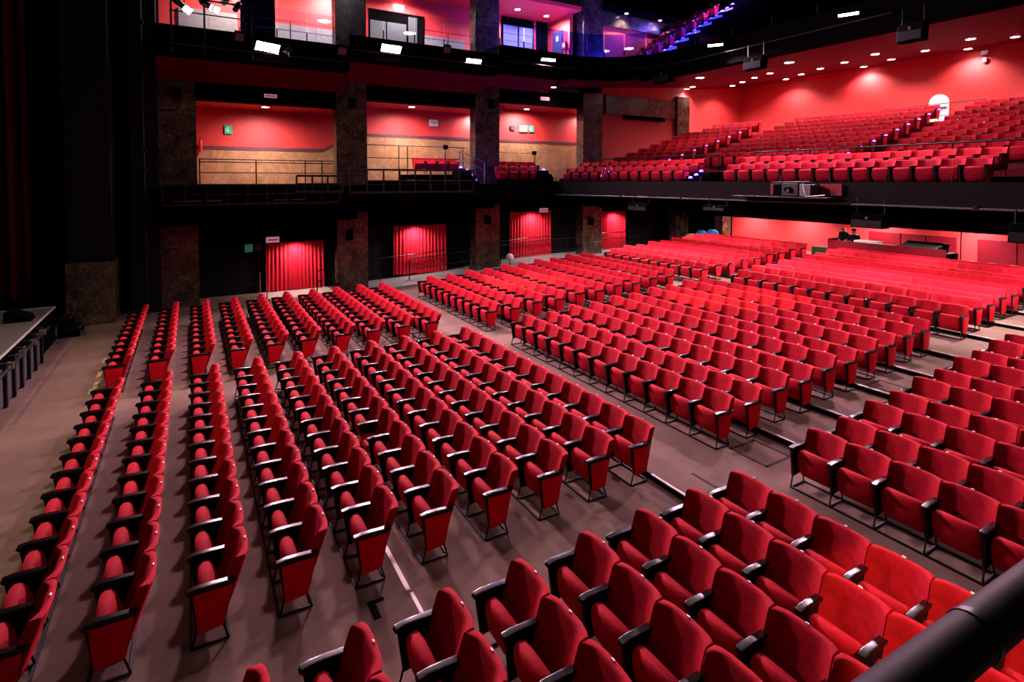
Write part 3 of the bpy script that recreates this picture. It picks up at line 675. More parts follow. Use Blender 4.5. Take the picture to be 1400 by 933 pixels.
# ================================================================ SIDE GALLERY FITTINGS
def rail_set(name, label, pts, zs, r=.018, posts=(), pr=.022, group=None, matn='frame_black', z0=0):
    t = thing(name, label, 'railing', pts[0], 0, group); o = Vector(pts[0])
    for z in zs: part('rail', MB().tube([Vector(p)-o+Vector((0,0,z)) for p in pts], r, 6), M[matn], t)
    for p in posts: part('post', MB().tube([Vector(p)-o+Vector((0,0,z0)), Vector(p)-o+Vector((0,0,max(zs)))], pr, 6), M[matn], t)
    return t
rail_set('gallery_railing', 'thin black railing before the wood panelled first gallery bay', [(.3,23.3,4.42),(5.1,23.3,4.42)], [.45,.95,1.05-.2], posts=[(x,23.3,4.42) for x in (.3,2.2,4.0,4.65)])
rail_set('gallery_railing', 'thin black railing in the second gallery bay above the dark seats', [(6.5,23.3,4.55),(11.1,23.3,4.55)], [1.0,1.55], posts=[(x,23.3,4.55) for x in (7.9,8.3,10.1,11.0)])
rail_set('gallery_railing', 'thin black railing in the third gallery bay', [(12.9,23.35,4.55),(15.0,23.35,4.55)], [1.4], posts=[(15.0,23.35,4.55)])
for nm, lab, x, y, z in (('signal_box','small black box on the railing end of the second gallery bay',10.1,23.25,6.1),('signal_box','small black box on the railing end of the third gallery bay',14.95,23.3,5.95)):
    single(nm, MB().bbox(x-.1,x+.1,y-.06,y+.06,z-.1,z+.1,.02), M['black'], lab, 'box', 'black boxes on gallery railings')
def truss(label, a, b, y, z0, z1, n):
    t = thing('catwalk_frame', label, 'frame', (a,y,z0))
    for z in (0, z1-z0): part('chord', MB().bbox(0,b-a,-.04,.04,z-.04,z+.04,.008), M['black_gloss'], t)
    part('chord', MB().bbox(0,b-a,-.03,.03,(z1-z0)*.52-.02,(z1-z0)*.52+.02,.008), M['black_gloss'], t)
    for k in range(n+1): x = (b-a)*k/n; part('upright', MB().bbox(x-.03,x+.03,-.03,.03,0,z1-z0,.006), M['black_gloss'], t)
    return t
truss('black catwalk frame along the first gallery bay', -.8, 4.9, 21.4, 3.75, 4.42, 9)
truss('raised black guard frame beside the second column', 3.35, 5.0, 21.3, 4.15, 4.75, 3)
truss('black catwalk frame along the second gallery bay', 5.3, 10.6, 21.4, 4.1, 5.0, 8)
for i, (x0, x1) in enumerate([(-.5,.35),(.45,.95),(2.6,3.1),(3.2,3.7)]):
    single('filter_panel', MB().bbox(x0,x1,21.5,21.55,3.85,4.1,.01), M['upper_dado'], 'pale panel inside the catwalk frame, %s from the stage' % ORD[i+1], 'panel', 'pale panels in the catwalk frame')
def mini_seat(pos, rz, label, group, near=False, lights=None):
    t = thing('balcony_chair', label, 'seat', pos, rz, group)
    link('backrest', SM['backrest'], t); link('seat_cushion', SM['seat_cushion'], t); link('armrest', SM['armrest'], t); link('side_panel', SM['side_panel'], t)
    link('leg', SM['leg_f'], t); link('leg', SM['leg_r'], t)
    if near: link('end_pad', SM['end_pad'], t)
    return t
for i in range(4): mini_seat((9.15+i*PT,23.9,4.85), PI/2, 'dark red seat in the second gallery bay, %s from the left' % ORD[i+1], 'seats in the second gallery bay')
struct('floor', MB().box(8.7,11.2,23.62,25.5,4.5,4.85), M['black'], 'dark seat step in the second gallery bay')
for j, (y, z, x0) in enumerate([(22.2,4.42,12.6),(23.05,4.72,13.1)]):
    for i in range(4): mini_seat((x0+i*PT,y,z), PI/2, 'dark red seat at the gallery corner, %s row, %s from the left' % (ORD[j+1], ORD[i+1]), 'seats at the gallery corner')
struct('floor', MB().box(12.7,15.4,22.9,23.6,4.4,4.72), M['black'], 'dark seat step at the gallery corner')
# signs
def sign(u0, v0, u1, v1, y, matn, label, cat='sign', group=None, th=.03, icon=None):
    a, b = onY(u0, v0, y), onY(u1, v1, y); t = thing('wall_sign', label, cat, (a.x, y, b.z), 0, group); wd, hg = b.x-a.x, a.z-b.z
    part('plate', MB().bbox(0,wd,-th,0,0,hg,.004), M[matn], t)
    if icon == 'exit':
        yy = -th-.004
        m = MB(); m.lathe([(hg*.07,0),(hg*.07,.003)], (wd*.45,yy,hg*.74), 10, (0,1,0)); m.prism([(wd*.38,hg*.62),(wd*.52,hg*.66),(wd*.50,hg*.42),(wd*.64,hg*.22),(wd*.57,hg*.17),(wd*.44,hg*.34),(wd*.33,hg*.18),(wd*.27,hg*.23),(wd*.39,hg*.42)], yy, yy+.003)
        part('running_figure', m, M['white'], t)
        part('arrow', MB().prism([(wd*.08,hg*.5),(wd*.22,hg*.68),(wd*.22,hg*.56),(wd*.30,hg*.56),(wd*.30,hg*.44),(wd*.22,hg*.44),(wd*.22,hg*.32)], yy, yy+.003), M['white'], t)
    if icon == 'lines':
        for k in range(2): part('print_line', MB().box(wd*.22,wd*.78,-th-.003,-th,hg*(.40+.18*k),hg*(.46+.18*k)), M['door_grey'], t)
    if icon == 'bars':
        part('print_line', MB().box(wd*.12,wd*.88,-th-.003,-th,hg*.38,hg*.60), M['dado_band'], t)
    return t
sign(307,171.5,317.5,183.5,25.55,'sign_green','green exit sign on the red wall of the first gallery bay',icon='exit')
sign(586.5,163.5,598.5,173,25.55,'paper','white notice on the red wall of the second gallery bay',icon='lines')
sign(698,171.5,704,178,25.55,'door_grey','small dark notice on the red wall of the third gallery bay',icon='lines')
sign(710,171.5,720.5,180.5,25.55,'paper','white notice on the red wall of the third gallery bay',icon='lines')
sign(723,172,729.5,181,25.55,'sign_green','small green exit sign on the red wall of the third gallery bay',icon='exit')
sign(334.5,334.5,345.5,344.5,24.38,'sign_green','green exit sign on the black wall left of the first curtain',icon='exit')
sign(349,334.5,358.5,342,24.38,'grey_panel','grey notice on the black wall beside the green exit sign',icon='lines')
for (u0,v0,u1,v1,y,lab) in [(361,128.5,378.5,134.5,23.04,'pink lit sign box on the first gallery header'),(738.5,132.5,750,138,23.04,'pink lit sign box on the third gallery header'),(363.5,324.5,381.5,331,23.03,'pink lit sign box over the first exit curtain'),(737.5,285,748,290,23.03,'pink lit sign box over the third exit curtain')]:
    sign(u0,v0,u1,v1,y,'sign_box',lab,group='lit sign boxes on the headers',th=.08,icon='bars')
p = onX(1077,292,26.9); t = thing('wall_sign','green and white exit sign on the red stalls back wall','sign',(26.99,p.y,p.z-.1)); part('plate', MB().bbox(-.03,0,-.17,.17,0,.24,.004), M['white'], t); part('green_field', MB().bbox(-.036,-.03,-.16,.16,.10,.23,.002), M['sign_green'], t)
p = onX(963,288,24.0); t = thing('wall_sign','green lit exit sign over the dark rear passage','sign',(24,p.y,p.z)); part('plate', MB().bbox(-.03,.03,-.22,.22,-.1,.1,.01), M['sign_green'], t); part('arrow', MB().prism([(.12,0),(.02,.07),(.02,.03),(-.1,.03),(-.1,-.03),(.02,-.03),(.02,-.07)], -.036,-.03, axis='x'), M['white'], t)
# column loudspeakers
def wspk(u, v, label, y=22.88):
    p = onY(u, v, y); t = thing('wall_speaker', label, 'speaker', p, 0, 'small black speakers on the columns')
    part('cabinet', MB().prism([(-.11,-.06),(.11,-.06),(.15,.10),(-.15,.10)], -.2, .2, axis='z', rnd=.02, sc=.93), M['black'], t); part('bracket', MB().box(-.03,.03,.09,.125,-.04,.04), M['frame_black'], t)
for u, v, lab in [(482,141,'small black speaker high on the second column'),(672,142,'small black speaker high on the third column'),(241,127,'small black speaker high on the first column'),(479,322,'small black speaker low on the second column'),(668,301,'small black speaker low on the third column'),(809,303,'small black speaker low on the fourth column')]: wspk(u, v, lab)
# fire extinguisher and round lamp
p = onY(274,196,25.4); t = thing('fire_extinguisher','red fire extinguisher hanging in the first gallery bay','extinguisher',(p.x,25.45,p.z-.35)); part('bottle', MB().lathe([(.07,0),(.075,.03),(.075,.42),(.05,.5),(.02,.52)], n=12), M['extinguisher'], t, True); part('handle', MB().tube([(0,0,.52),(0,0,.58),(.08,-.02,.62)], .012, 5), M['frame_black'], t); part('hose', MB().tube([(0,-.02,.55),(-.10,-.04,.58),(-.12,-.05,.35),(-.09,-.05,.15)], .012, 5), M['frame_black'], t)
# ramp handrails
def ramp_z(x):
    for (a, za), (b, zb) in zip(rp, rp[1:]):
        if a <= x <= b: return za + (zb-za)*(x-a)/(b-a)
    return 0
def handrail(label, xs, y, hs, posts):
    t = thing('ramp_handrail', label, 'railing', (xs[0], y, ramp_z(xs[0])), 0, 'handrails along the ramp'); o = Vector(t.location)
    for h in hs: part('rail', MB().tube([Vector((x, y, ramp_z(x)+h))-o for x in xs], .024, 8), M['black_gloss'], t)
    for x in posts: part('post', MB().tube([Vector((x,y,ramp_z(x)))-o, Vector((x,y,ramp_z(x)+max(hs)))-o], .026, 8), M['frame_black'], t)
handrail('black handrail on the ramp front before the second curtain', [8.35,9.5,11.4], 23.3, [.45,.92], [8.35,11.3])
handrail('black handrail on the ramp front before the third curtain', [12.9,14,16,17.7], 23.3, [.30,.92], [13.0,17.6])
handrail('black wall handrail behind the second curtain bay', [7.2,9,11.4], 24.05, [1.0], [7.25,11.3])
handrail('black wall handrail behind the third curtain bay', [12.9,15,17.7], 24.05, [1.0], [12.95,17.6])
handrail('black handrail beside the fourth curtain', [19.2,21,24.6], 24.0, [.62,.95], [19.3,22,24.5])
t = thing('landing_rail','short black handrail at the landing before the second column','railing',(4.35,23.0,0)); 
for z in (.5,.92): part('rail', MB().tube([(0,0,z),(.75,.6,z)], .022, 6), M['frame_black'], t)
for a in (0,.75): part('post', MB().tube([(a,a*.8,0),(a,a*.8,.92)], .024, 6), M['frame_black'], t)
for i, (x, y, lab) in enumerate([(2.28,23.4,'tall brass barrier post left of the first curtain'),(2.45,22.7,'shorter brass barrier post before the first curtain')]):
    t = thing('barrier_post', lab, 'post', (x,y,0), 0, 'brass barrier posts'); part('base', MB().lathe([(.14,0),(.14,.02),(.04,.05)], n=12), M['brass'], t, True); part('pole', MB().tube([(0,0,.04),(0,0,.95)], .022, 8), M['brass'], t); part('cap', MB().lathe([(.03,.94),(.04,.97),(.03,1.01),(.001,1.02)], n=10), M['brass'], t, True)
t = thing('dark_barrier','low black barrier rail before the first ground bay','railing',(.4,23.6,0))
for z in (.5,.85): part('rail', MB().tube([(0,0,z),(1.9,-.1,z)], .02, 6), M['frame_black'], t)
for x in (0,1.9): part('post', MB().tube([(x,-.05*x,0),(x,-.05*x,.85)], .022, 6), M['frame_black'], t)
t = thing('round_lantern','round pale lantern on a short black post beside the third column','lamp',(13.0,22.4,.4)); part('post', MB().tube([(0,0,0),(0,0,.35)], .025, 6), M['frame_black'], t); part('globe', MB().lathe([(.01,.34),(.12,.38),(.19,.5),(.17,.62),(.08,.7),(.001,.72)], n=14), M['paper'], t, True)
t = thing('black_stool','small round black object on the floor by the second column','stool',(5.0,22.4,0)); part('drum', MB().lathe([(.16,0),(.17,.05),(.17,.38),(.15,.42)], n=14), M['cloth_black'], t, True); part('lid', MB().lathe([(.17,.42),(.16,.46),(.001,.48)], n=14), M['black'], t, True)
# covered goods in the rear passage
for nm, (u, v), mt, sx, sz, lab in [('covered_bundle',(945,324),'yellow_cover',.42,.18,'cream bundle lying on the ledge by the fifth column'),('covered_bundle',(959,321),'blue_cover',.40,.24,'bright blue covered bundle beside the cream one'),('covered_bundle',(974,319),'blue_cover',.38,.2,'bright blue covered bundle nearest the rear pillar')]:
    p = onX(u, v, 24.6); b = MB(); b.lathe([(.2,-.22),(.95,-.2),(1,-.05),(.85,.12),(.5,.2),(.001,.23)], n=12); b.v = [(x*sx*.6, y*sx, z*sz/.22*(1+.18*math.sin(7*x+3*y))) for x, y, z in b.v]
    single(nm, b, M[mt], lab, 'bundle', 'covered bundles by the rear passage', p, True)
p = onX(959,328,24.6); struct('wall_ledge', MB().box(24.1,25.1,p.y-1.3,p.y+1.3,.9,p.z-.12), M['dark_red'], 'low ledge by the rear passage')

# ================================================================ UPPER SIDE BALCONY FITTINGS
def pane_run(label, pts, z0, hgt, n_each=1, posts=True, matn='glass'):
    t = thing('glass_balustrade', label, 'balustrade', (pts[0][0],pts[0][1],z0), 0, 'glass balustrades'); o = Vector((pts[0][0],pts[0][1],0))
    for (xa,ya),(xb,yb) in zip(pts, pts[1:]):
        a, b = Vector((xa,ya,0))-o, Vector((xb,yb,0))-o; d = (b-a); nn = Vector((-d.y,d.x,0)).normalized()*.006; g = d.normalized()*.02
        a2, b2 = a+g, b-g
        v = [a2-nn,b2-nn,b2+nn,a2+nn]; vs = [(p.x,p.y,0) for p in v]+[(p.x,p.y,hgt) for p in v]
        part('pane', MB().add(vs,[(0,1,2,3),(4,5,6,7),(0,1,5,4),(1,2,6,5),(2,3,7,6),(3,0,4,7)]), M[matn], t)
        if posts: part('post', MB().bbox(a.x-.02,a.x+.02,a.y-.02,a.y+.02,-.5,hgt*.3,.005), M['frame_black'], t)
    return t
def split(a, b, y, n): return [(a+(b-a)*k/n, y) for k in range(n+1)]
pane_run('glass balustrade of the upper balcony above the first gallery bay', split(1.75,4.8,21.36,3), 9.69, 1.05)
pane_run('glass balustrade of the upper balcony above the second gallery bay', split(5.36,11.8,21.36,5), 10.13, 1.15)
pane_run('glass balustrade of the upper balcony above the third gallery bay', split(11.9,15.6,21.36,3), 10.55, 1.1, matn='glass_blue_reflect')
pane_run('glass balustrade along the curved upper balcony front', [(x+.06,y+.06) for x, y in front[:7]]+[(19.46,15.2),(19.46,13.4),(19.46,11.6),(19.46,9.8),(19.46,8)], 10.55, 1.1, matn='glass_blue_reflect')
for (a, b, z, lab) in [(1.8,5.1,9.69,'thin steel railing before the upper wall near the stage'),(8.8,11.4,10.13,'thin steel railing before the upper wall, middle bay'),(12.9,14.6,10.55,'thin steel railing before the upper wall, third bay')]:
    rail_set('upper_railing', lab, [(a,22.9,z),(b,22.9,z)], [.35,.7,1.05], r=.012, posts=[(a,22.9,z),((a+b)/2,22.9,z),(b,22.9,z)], pr=.018)
for i, (u, v) in enumerate([(478,47),(683,72),(820,70),(545,55)]):
    pass
def wall_panel(name, u0, v0, u1, v1, y, matn, label, cat, th=.06, sub=None):
    a, b = onY(u0, v0, y), onY(u1, v1, y); t = thing(name, label, cat, (a.x, y, b.z)); part('panel', MB().bbox(0,b.x-a.x,-th,0,0,a.z-b.z,.01), M[matn], t); return t, b.x-a.x, a.z-b.z
for i, (a, b, z, hgt) in enumerate([(-.3,1.8,9.69,1.75),(2.9,5.9,9.69,1.62),(9.3,12.2,10.13,1.55)]):
    n = max(2, int((b-a)/1.0)); tz = hgt
    t = tag(link('upper_dado', None, None, (a,25.58,z)), 'dado of the upper balcony, white light in its colour, %s from the stage' % ORD[i+1], 'dado')
    for k in range(n): part('dado_panel', MB().bbox((b-a)*k/n+.006,(b-a)*(k+1)/n-.006,-.05,0,0,tz,.006), M['upper_dado'], t)
t, wd, hg = wall_panel('glazed_door', 503,11,580,62,25.56,'black','black framed glazed double door on the upper balcony','door')
for k, (a, b) in enumerate([(.03,.30),(.32,.66),(.70,.86)]): part('door_glass', MB().bbox(wd*a,wd*b,-.075,-.055,0.02,hg*(.62 if k < 2 else .9),.004), M['grey_panel'], t)
t, wd, hg = wall_panel('glazed_door', 686,22,729,68,25.56,'black','black framed glazed door on the upper balcony right of the third column','door')
for a, b in [(.03,.48),(.52,.96)]: part('door_glass', MB().bbox(wd*a,wd*b,-.075,-.055,0.02,hg*.72,.004), M['upper_dado'], t)
wall_panel('dark_doorway', 733,18,748,72,25.57,'black','tall dark doorway right of the glazed upper door','doorway')
t = thing('grey_door','grey door on the red return wall of the upper corner','door',(17.29,24.6,10.5)); part('leaf', MB().bbox(-.05,0,-.45,.45,0,2.1,.01), M['door_grey'], t); part('handle', MB().tube([(-.07,-.36,1.0),(-.10,-.36,1.0),(-.10,-.24,1.0)], .012, 5), M['metal'], t); part('door_notice', MB().box(-.056,-.05,-.1,.1,1.6,1.85), M['paper'], t)
t = thing('emergency_box','red and white emergency box beside the grey upper door','box',(17.25,23.85,11.7)); part('case', MB().bbox(-.12,0,-.16,.16,-.2,.2,.02), M['extinguisher'], t); part('label_plate', MB().box(-.126,-.12,-.10,.10,-.1,.12), M['paper'], t)
for (u0,v0,u1,v1,lab) in [(538,6,551.5,13.5,'white lit sign above the wide glazed upper door'),(696,15,706.5,21,'white lit sign above the narrow glazed upper door'),]:
    a, b = onY(u0,v0,25.57), onY(u1,v1,25.57); t = thing('lit_sign', lab, 'sign', (a.x,25.58,b.z), 0, 'white lit signs of the upper balcony'); part('lightbox', MB().bbox(0,b.x-a.x,-.08,0,0,a.z-b.z,.01), M['lamp_white'], t); part('frame', MB().box(-.02,b.x-a.x+.02,0,.02,-.02,a.z-b.z+.02), M['paper'], t)
for i, (x, y, z) in enumerate([(2.0,24.4,13.28),(5.6,24.4,13.28),(9,24.4,13.28),(14.5,24.2,13.28),(16.4,24.4,13.28)]):
    downlight((x,y,z), 'ceiling downlight of the upper side balcony, %s from the stage' % ORD[i+1], 'upper balcony downlights', r=.13, power=DOWN_W*17, col=(1,.80,.76), ang=2.9)
for i, (x0, x1, y, z) in enumerate([(2.0,3.0,21.7,9.70),(8.6,9.6,21.7,10.14),(13.4,15.4,21.7,10.56),(15.8,17.2,21.75,10.56)]):
    t = thing('led_strip', 'blue led strip on the upper balcony floor, %s from the stage' % ORD[i+1], 'led strip', (x0,y,z), 0, 'blue led strips behind the glass')
    part('channel', MB().bbox(0,x1-x0,-.03,.03,0,.03,.005), M['frame_black'], t); part('diffuser', MB().bbox(.02,x1-x0-.02,-.02,.02,.028,.04,.004), M['lamp_purple'], t)
    l = bpy.data.lights.new('strip_light', 'AREA'); l.shape = 'RECTANGLE'; l.size = x1-x0; l.size_y = .1; l.color = (.14,.07,1); l.energy = (60,60,260,320)[i]
    lo = bpy.data.objects.new('strip_light', l); COL.objects.link(lo); lo.parent = t; lo.location = ((x1-x0)/2,0,.06); lo.rotation_euler = (PI-.5,0,0)
for i, x in enumerate((20.5,23.0)):  # added lamps without a visible source, to brighten the upper red wall
    downlight((x,22.75,13.6), 'added lamp brightening the upper side wall, %s from the stage' % ORD[i+1], 'added lamps for the upper side wall', r=.09, power=DOWN_W*5, ang=2.2)
struct('ceiling', MB().box(19.0,24.0,22.5,23.5,13.62,13.8), M['black'], 'black edge over the upper side wall')
# upper balcony seats and lit stairs
for k in range(7):
    x, z = 19.95+k*.85, 10.55+k*.52
    for j in range(3 if k < 99 else 4): mini_seat((x+.2, 20.95+(j+.5)*PT, z), 0, 'dark seat of the upper balcony, %s row, %s from the lit stairs' % (ORD[k+1], ORD[j+1]), 'seats of the upper balcony', near=(j == 0))
DLP = {}
def step_light(pos, label, group, matn='lamp_purple', r=.05, power=0, col=(.18,.10,1)):
    t = thing('step_light', label, 'step light', pos, 0, group)
    k = (matn, r)
    if k not in DLP: DLP[k] = (MB().bbox(-r,r,-r*1.2,r*1.2,-.02,.0,.006).mesh('base', M['frame_black']), MB().lathe([(r*.9,0),(r*.9,r*.4),(r*.5,r*.8),(.001,r*.9)], n=10).mesh('lens', M[matn], True))
    link('base', DLP[k][0], t); link('lens', DLP[k][1], t)
    if power:
        l = bpy.data.lights.new('step_lamp', 'POINT'); l.energy = power; l.color = col; l.shadow_soft_size = .05
        lo = bpy.data.objects.new('step_lamp', l); COL.objects.link(lo); lo.parent = t; lo.location = (-.05,0,.25)
for i in range(15):
    x = 19.95+i*.425; z = 10.55+(i//2)*.52+(.27 if i % 2 else .02)
    if i % 2: struct('floor', MB().box(x,x+.43,19.85,20.85,10.2,z), M['grey_floor'], 'stair of the upper balcony')
    step_light((x+.05,20.25,z+.02), 'blue step light on the upper balcony stairs, %s from the bottom' % ORD[i+1], 'blue step lights of the upper balcony', r=.11, power=170 if i % 2 == 0 else 0)

# ================================================================ MID BALCONY
def arc(x, y, c=80.0): return x - (y-9.2)**2/c
cnt = 0
def brow(k, y0, y1, blk, from_low=True):
    global cnt
    n = int(round((y1-y0)/PT)); x, z = BR[k]
    for i in range(n):
        y = y0+(i+.5)*PT
        c = 117.0
        xx = x - (y-9.2)**2/c; qx = pix((xx+.3,y,z+.6))
        if qx is None or qx[0] > 1450 or qx[0] < 740: continue
        rz = math.atan(2*(y-9.2)/c)
        mini_seat((xx, y, z), rz, 'red balcony seat, %s row from the front, %s, %s from its near end' % (ORD[k+1], blk, ORD[i+1]), 'red seats of the balcony', near=(i == 0)); cnt += 1
for k in (0, 1):
    brow(k, 15.5, 15.5+12*PT, 'far wing'); brow(k, 5.9, 5.9+14*PT, 'centre wing'); 
    if k == 1: brow(k, 4.5-6*PT, 4.5, 'near wing')
for k in range(2, 11):
    brow(k, 19.2, 19.2+(6 if k < 9 else 5)*PT, 'far wing'); brow(k, 11.25, 11.25+11*PT, 'centre wing'); brow(k, 10.05-12*PT, 10.05, 'near wing')
# stairs with purple lights
for i, k in enumerate(range(2, 11)):
    x, z = BR[k]
    for nm, yy, lab in (('a', 11.25-.02, 'violet end light on the balcony aisle, %s from the front'), ('b', 19.2-.02, 'violet end light on the far balcony aisle, %s from the front')):
        if nm == 'b' and i > 6: continue
        step_light((x+.16-(yy-9.2)**2/117, yy-.045, z+.53), lab % ORD[i+1], 'violet seat end lights', 'lamp_violet', .065, power=2 if i % 2 == 0 else 0, col=(.35,.15,1))
for i, (u, v) in enumerate([(944,244),(952,240),(959,235)]):
    p = onX(u, v, 17.0+.25*i); struct('stair_step', MB().box(p.x-.1,p.x+.9,p.y-.5,p.y+.5,4.36,max(p.z-.02,4.4)), M['black'], 'short stair of the balcony aisle'); step_light(p, 'blue step light on the short balcony stairs, %s from the bottom' % ORD[i+1], 'blue step lights of the short balcony stairs', r=.09, power=14)
for i, (u, v) in enumerate([(743,233),(747.5,237.5),(750,241)]):
    p = onY(u, v, 22.0); struct('stair_step', MB().box(p.x-.22,p.x+.1,21.7,22.5,4.40,max(p.z-.02,4.43)), M['black'], 'short stair at the gallery corner'); step_light(p, 'blue step light at the gallery corner, %s from the top' % ORD[i+1], 'blue step lights at the gallery corner', r=.09, power=14)
for i, (u, v) in enumerate([(630,230),(638.5,234),(644,240),(649.5,247),(631,254)]):
    p = onY(u, v, 21.9); struct('stair_step', MB().box(p.x-.2,p.x+.12,21.65,22.4,4.15,max(p.z-.02,4.2)), M['black'], 'short stair beside the third column'); step_light(p, 'blue step light beside the third column, %s from the top' % ORD[i+1], 'blue step lights beside the third column', r=.09, power=22)
t = rail_set('stair_rail','short lit steel stair rail beside the third column',[(9.6+.9,22.6,5.0),(11.1+.5,22.3,4.5)],[.55,.9], r=.02, matn='metal', posts=[(10.5,22.6,5.0),(11.6,22.3,4.5)], z0=-.3)
# balcony rails and glass
def brail(label, x, y0, y1, z, zf, n):
    ys = [y0+(y1-y0)*k/8 for k in range(9)]; P = [Vector((x-(y-9.2)**2/117, y, z)) for y in ys]
    t = thing('balcony_rail', label, 'railing', P[0], 0, 'black rails behind the front balcony rows'); part('rail', MB().tube([p-P[0] for p in P], .03, 8), M['frame_black'], t)
    for k in range(n+1):
        y = y0+(y1-y0)*k/n; part('post', MB().tube([Vector((x-(y-9.2)**2/117,y,zf))-P[0], Vector((x-(y-9.2)**2/117,y,z))-P[0]], .025, 6), M['frame_black'], t)
brail('black rail behind the front rows, far wing of the balcony', 19.6, 15.6, 21.9, 5.66, 4.68, 4)
brail('black rail behind the front rows, centre wing of the balcony', 19.6, 1.0, 14.0, 5.70, 4.68, 6)
ys = [21.8-1.55*k for k in range(16)]
pane_run('low glass balustrade along the balcony front', [(16.56-(y-9.2)**2/117, y) for y in ys], 4.54, .62, matn='glass_clear')
for lab, y0, y1 in [('thin rail behind the last balcony row, left of the white door',10.2,14.5),('thin rail behind the last balcony row, right end',3,7.4)]:
    t = thing('rear_rail', lab, 'railing', (29.6,y0,7.078)); 
    for z in (.45,1.0): part('rail', MB().tube([(0,0,z),(0,y1-y0,z)], .015, 6), M['frame_black'], t)
    for k in range(3): part('post', MB().tube([(0,(y1-y0)*k/2,0),(0,(y1-y0)*k/2,1.0)], .018, 6), M['frame_black'], t)
p = onX(1284,145,31.95); t = thing('white_arch_door','white round-topped doorway in the balcony back wall','door',(31.95,p.y,7.15))
top = onX(1284,129,31.95).z - 7.15
part('leaf', MB().prism([(-.42,0),(.42,0),(.42,top-.42)]+[(.42*math.cos(a*PI/8),top-.42+.42*math.sin(a*PI/8)) for a in range(1,8)]+[(-.42,top-.42)], -.06, .0, axis='x'), M['white'], t); part('door_bar', MB().box(-.09,-.06,-.35,.35,.95,1.03), M['grey_panel'], t)
for i, (u, v) in enumerate([(1347,72),(1346.5,82)]):
    p = onX(u, v, 31.95); single('wall_box', MB().bbox(-.08,0,-.13 if i == 0 else -.07,.13 if i == 0 else .07,-.09,.09,.01), M['paper'], ('white square' if i == 0 else 'small white')+' box high on the balcony back wall', 'box', 'white boxes on the balcony back wall', p)
# projector on the balcony front
p = onX(1085,268,16.1); t = thing('projector','dark projector standing on a shelf at the balcony front','projector',(16.15,p.y,p.z))
part('shelf', MB().bbox(-.35,.3,-1.2,2.0,-.06,-.02,.008), M['black_gloss'], t)
b = part('case', MB().bbox(-.22,.22,-.25,.30,0,.40,.02), M['black_gloss'], t); part('lens', MB().lathe([(.09,0),(.10,.04),(.085,.10),(.06,.08),(.001,.06)], (-.22,.06,.2), 16, (-1,0,0)), M['black_gloss'], b, True)
part('side_unit', MB().bbox(-.2,.22,-.62,-.27,0,.36,.02), M['grey_panel'], t); part('left_unit', MB().bbox(-.2,.22,.32,.6,0,.36,.02), M['black'], t)
part('top_frame', MB().tube([(-.2,.6,.42),(-.2,-.62,.44)], .02, 6), M['frame_black'], t)
part('cable', MB().tube([(-.23,-.4,.4),(-.26,-.45,.2),(-.24,-.5,0),(-.3,-.8,.02),(-.28,-1.1,.05)], .012, 5), M['paper'], t)
for y0, y1, lab in [(p.y+.65,p.y+.98,'dark red cloth patch left of the projector'),(p.y-1.3,p.y-.66,'dark red cloth patch right of the projector')]: single('red_patch', MB().bbox(16.38,16.42,y0,y1,p.z+.02,p.z+.38,.01), M['dark_red'], lab, 'cloth', 'red patches beside the projector')
t = thing('balcony_pipe','steel pipe running below the balcony front','pipe',(16.3,21.5,3.9)); part('pipe', MB().tube([(-(y-9.2)**2/117, y-21.5, 0) for y in [21.5-1.5*k for k in range(17)]], .028, 8), M['grey_panel'], t)
for k in range(0, 16, 2): y = 20.7-1.5*k; part('clamp', MB().bbox(-(y-9.2)**2/117-.05,-(y-9.2)**2/117+.3,y-21.55,y-21.45,-.05,.06,.01), M['frame_black'], t)
# hanging loudspeakers
def hang(name, u0, v0, u1, v1, x, label, ln=.6):
    a, b = onX(u0, v0, x), onX(u1, v1, x); yc, wd, hg = (a.y+b.y)/2, abs(a.y-b.y), abs(a.z-b.z)
    t = thing(name, label, 'speaker', (x, yc, (a.z+b.z)/2), 0, 'black loudspeakers hung under the balconies')
    part('cabinet', MB().prism([(-.25,-hg*.5),(.12,-hg*.5),(.2,hg*.5),(-.18,hg*.5)], -wd/2, wd/2, rnd=.03, sc=.95), M['black'], t); part('grille', MB().bbox(-.262,-.21,-wd*.46,wd*.46,-hg*.44,hg*.05,.004), M['frame_black'], t)
    part('badge', MB().box(-.235,-.20,-.03,.03,hg*.12,hg*.28), M['grey_panel'], t)
    for s in (-1, 1): part('hanger', MB().tube([(0,s*wd*.42,hg*.4),(0,s*wd*.42,hg*.5+ln)], .02, 5), M['frame_black'], t)
hang('hung_speaker',1169,291,1213,313,16.3,'large black loudspeaker hung under the balcony before the sound desk',.42)
hang('hung_speaker',864,277,890,289,15.75,'black loudspeaker hung under the balcony left of the fifth column',.42)
hang('hung_speaker',967,280,997,289,15.8,'black loudspeaker hung under the balcony before the rear pillar',.25)
hang('hung_speaker',1384,305,1440,335,15.8,'black loudspeaker hung under the balcony at the right edge',.30)
hang('hung_speaker',898,99,919,111,19.1,'black loudspeaker under the upper balcony, left one',.35)
hang('hung_speaker',1021,80,1046,93,19.2,'black loudspeaker under the upper balcony, middle one',.5)
hang('hung_speaker',1231,36,1266,54,19.2,'black loudspeaker under the upper balcony, right one',.5)

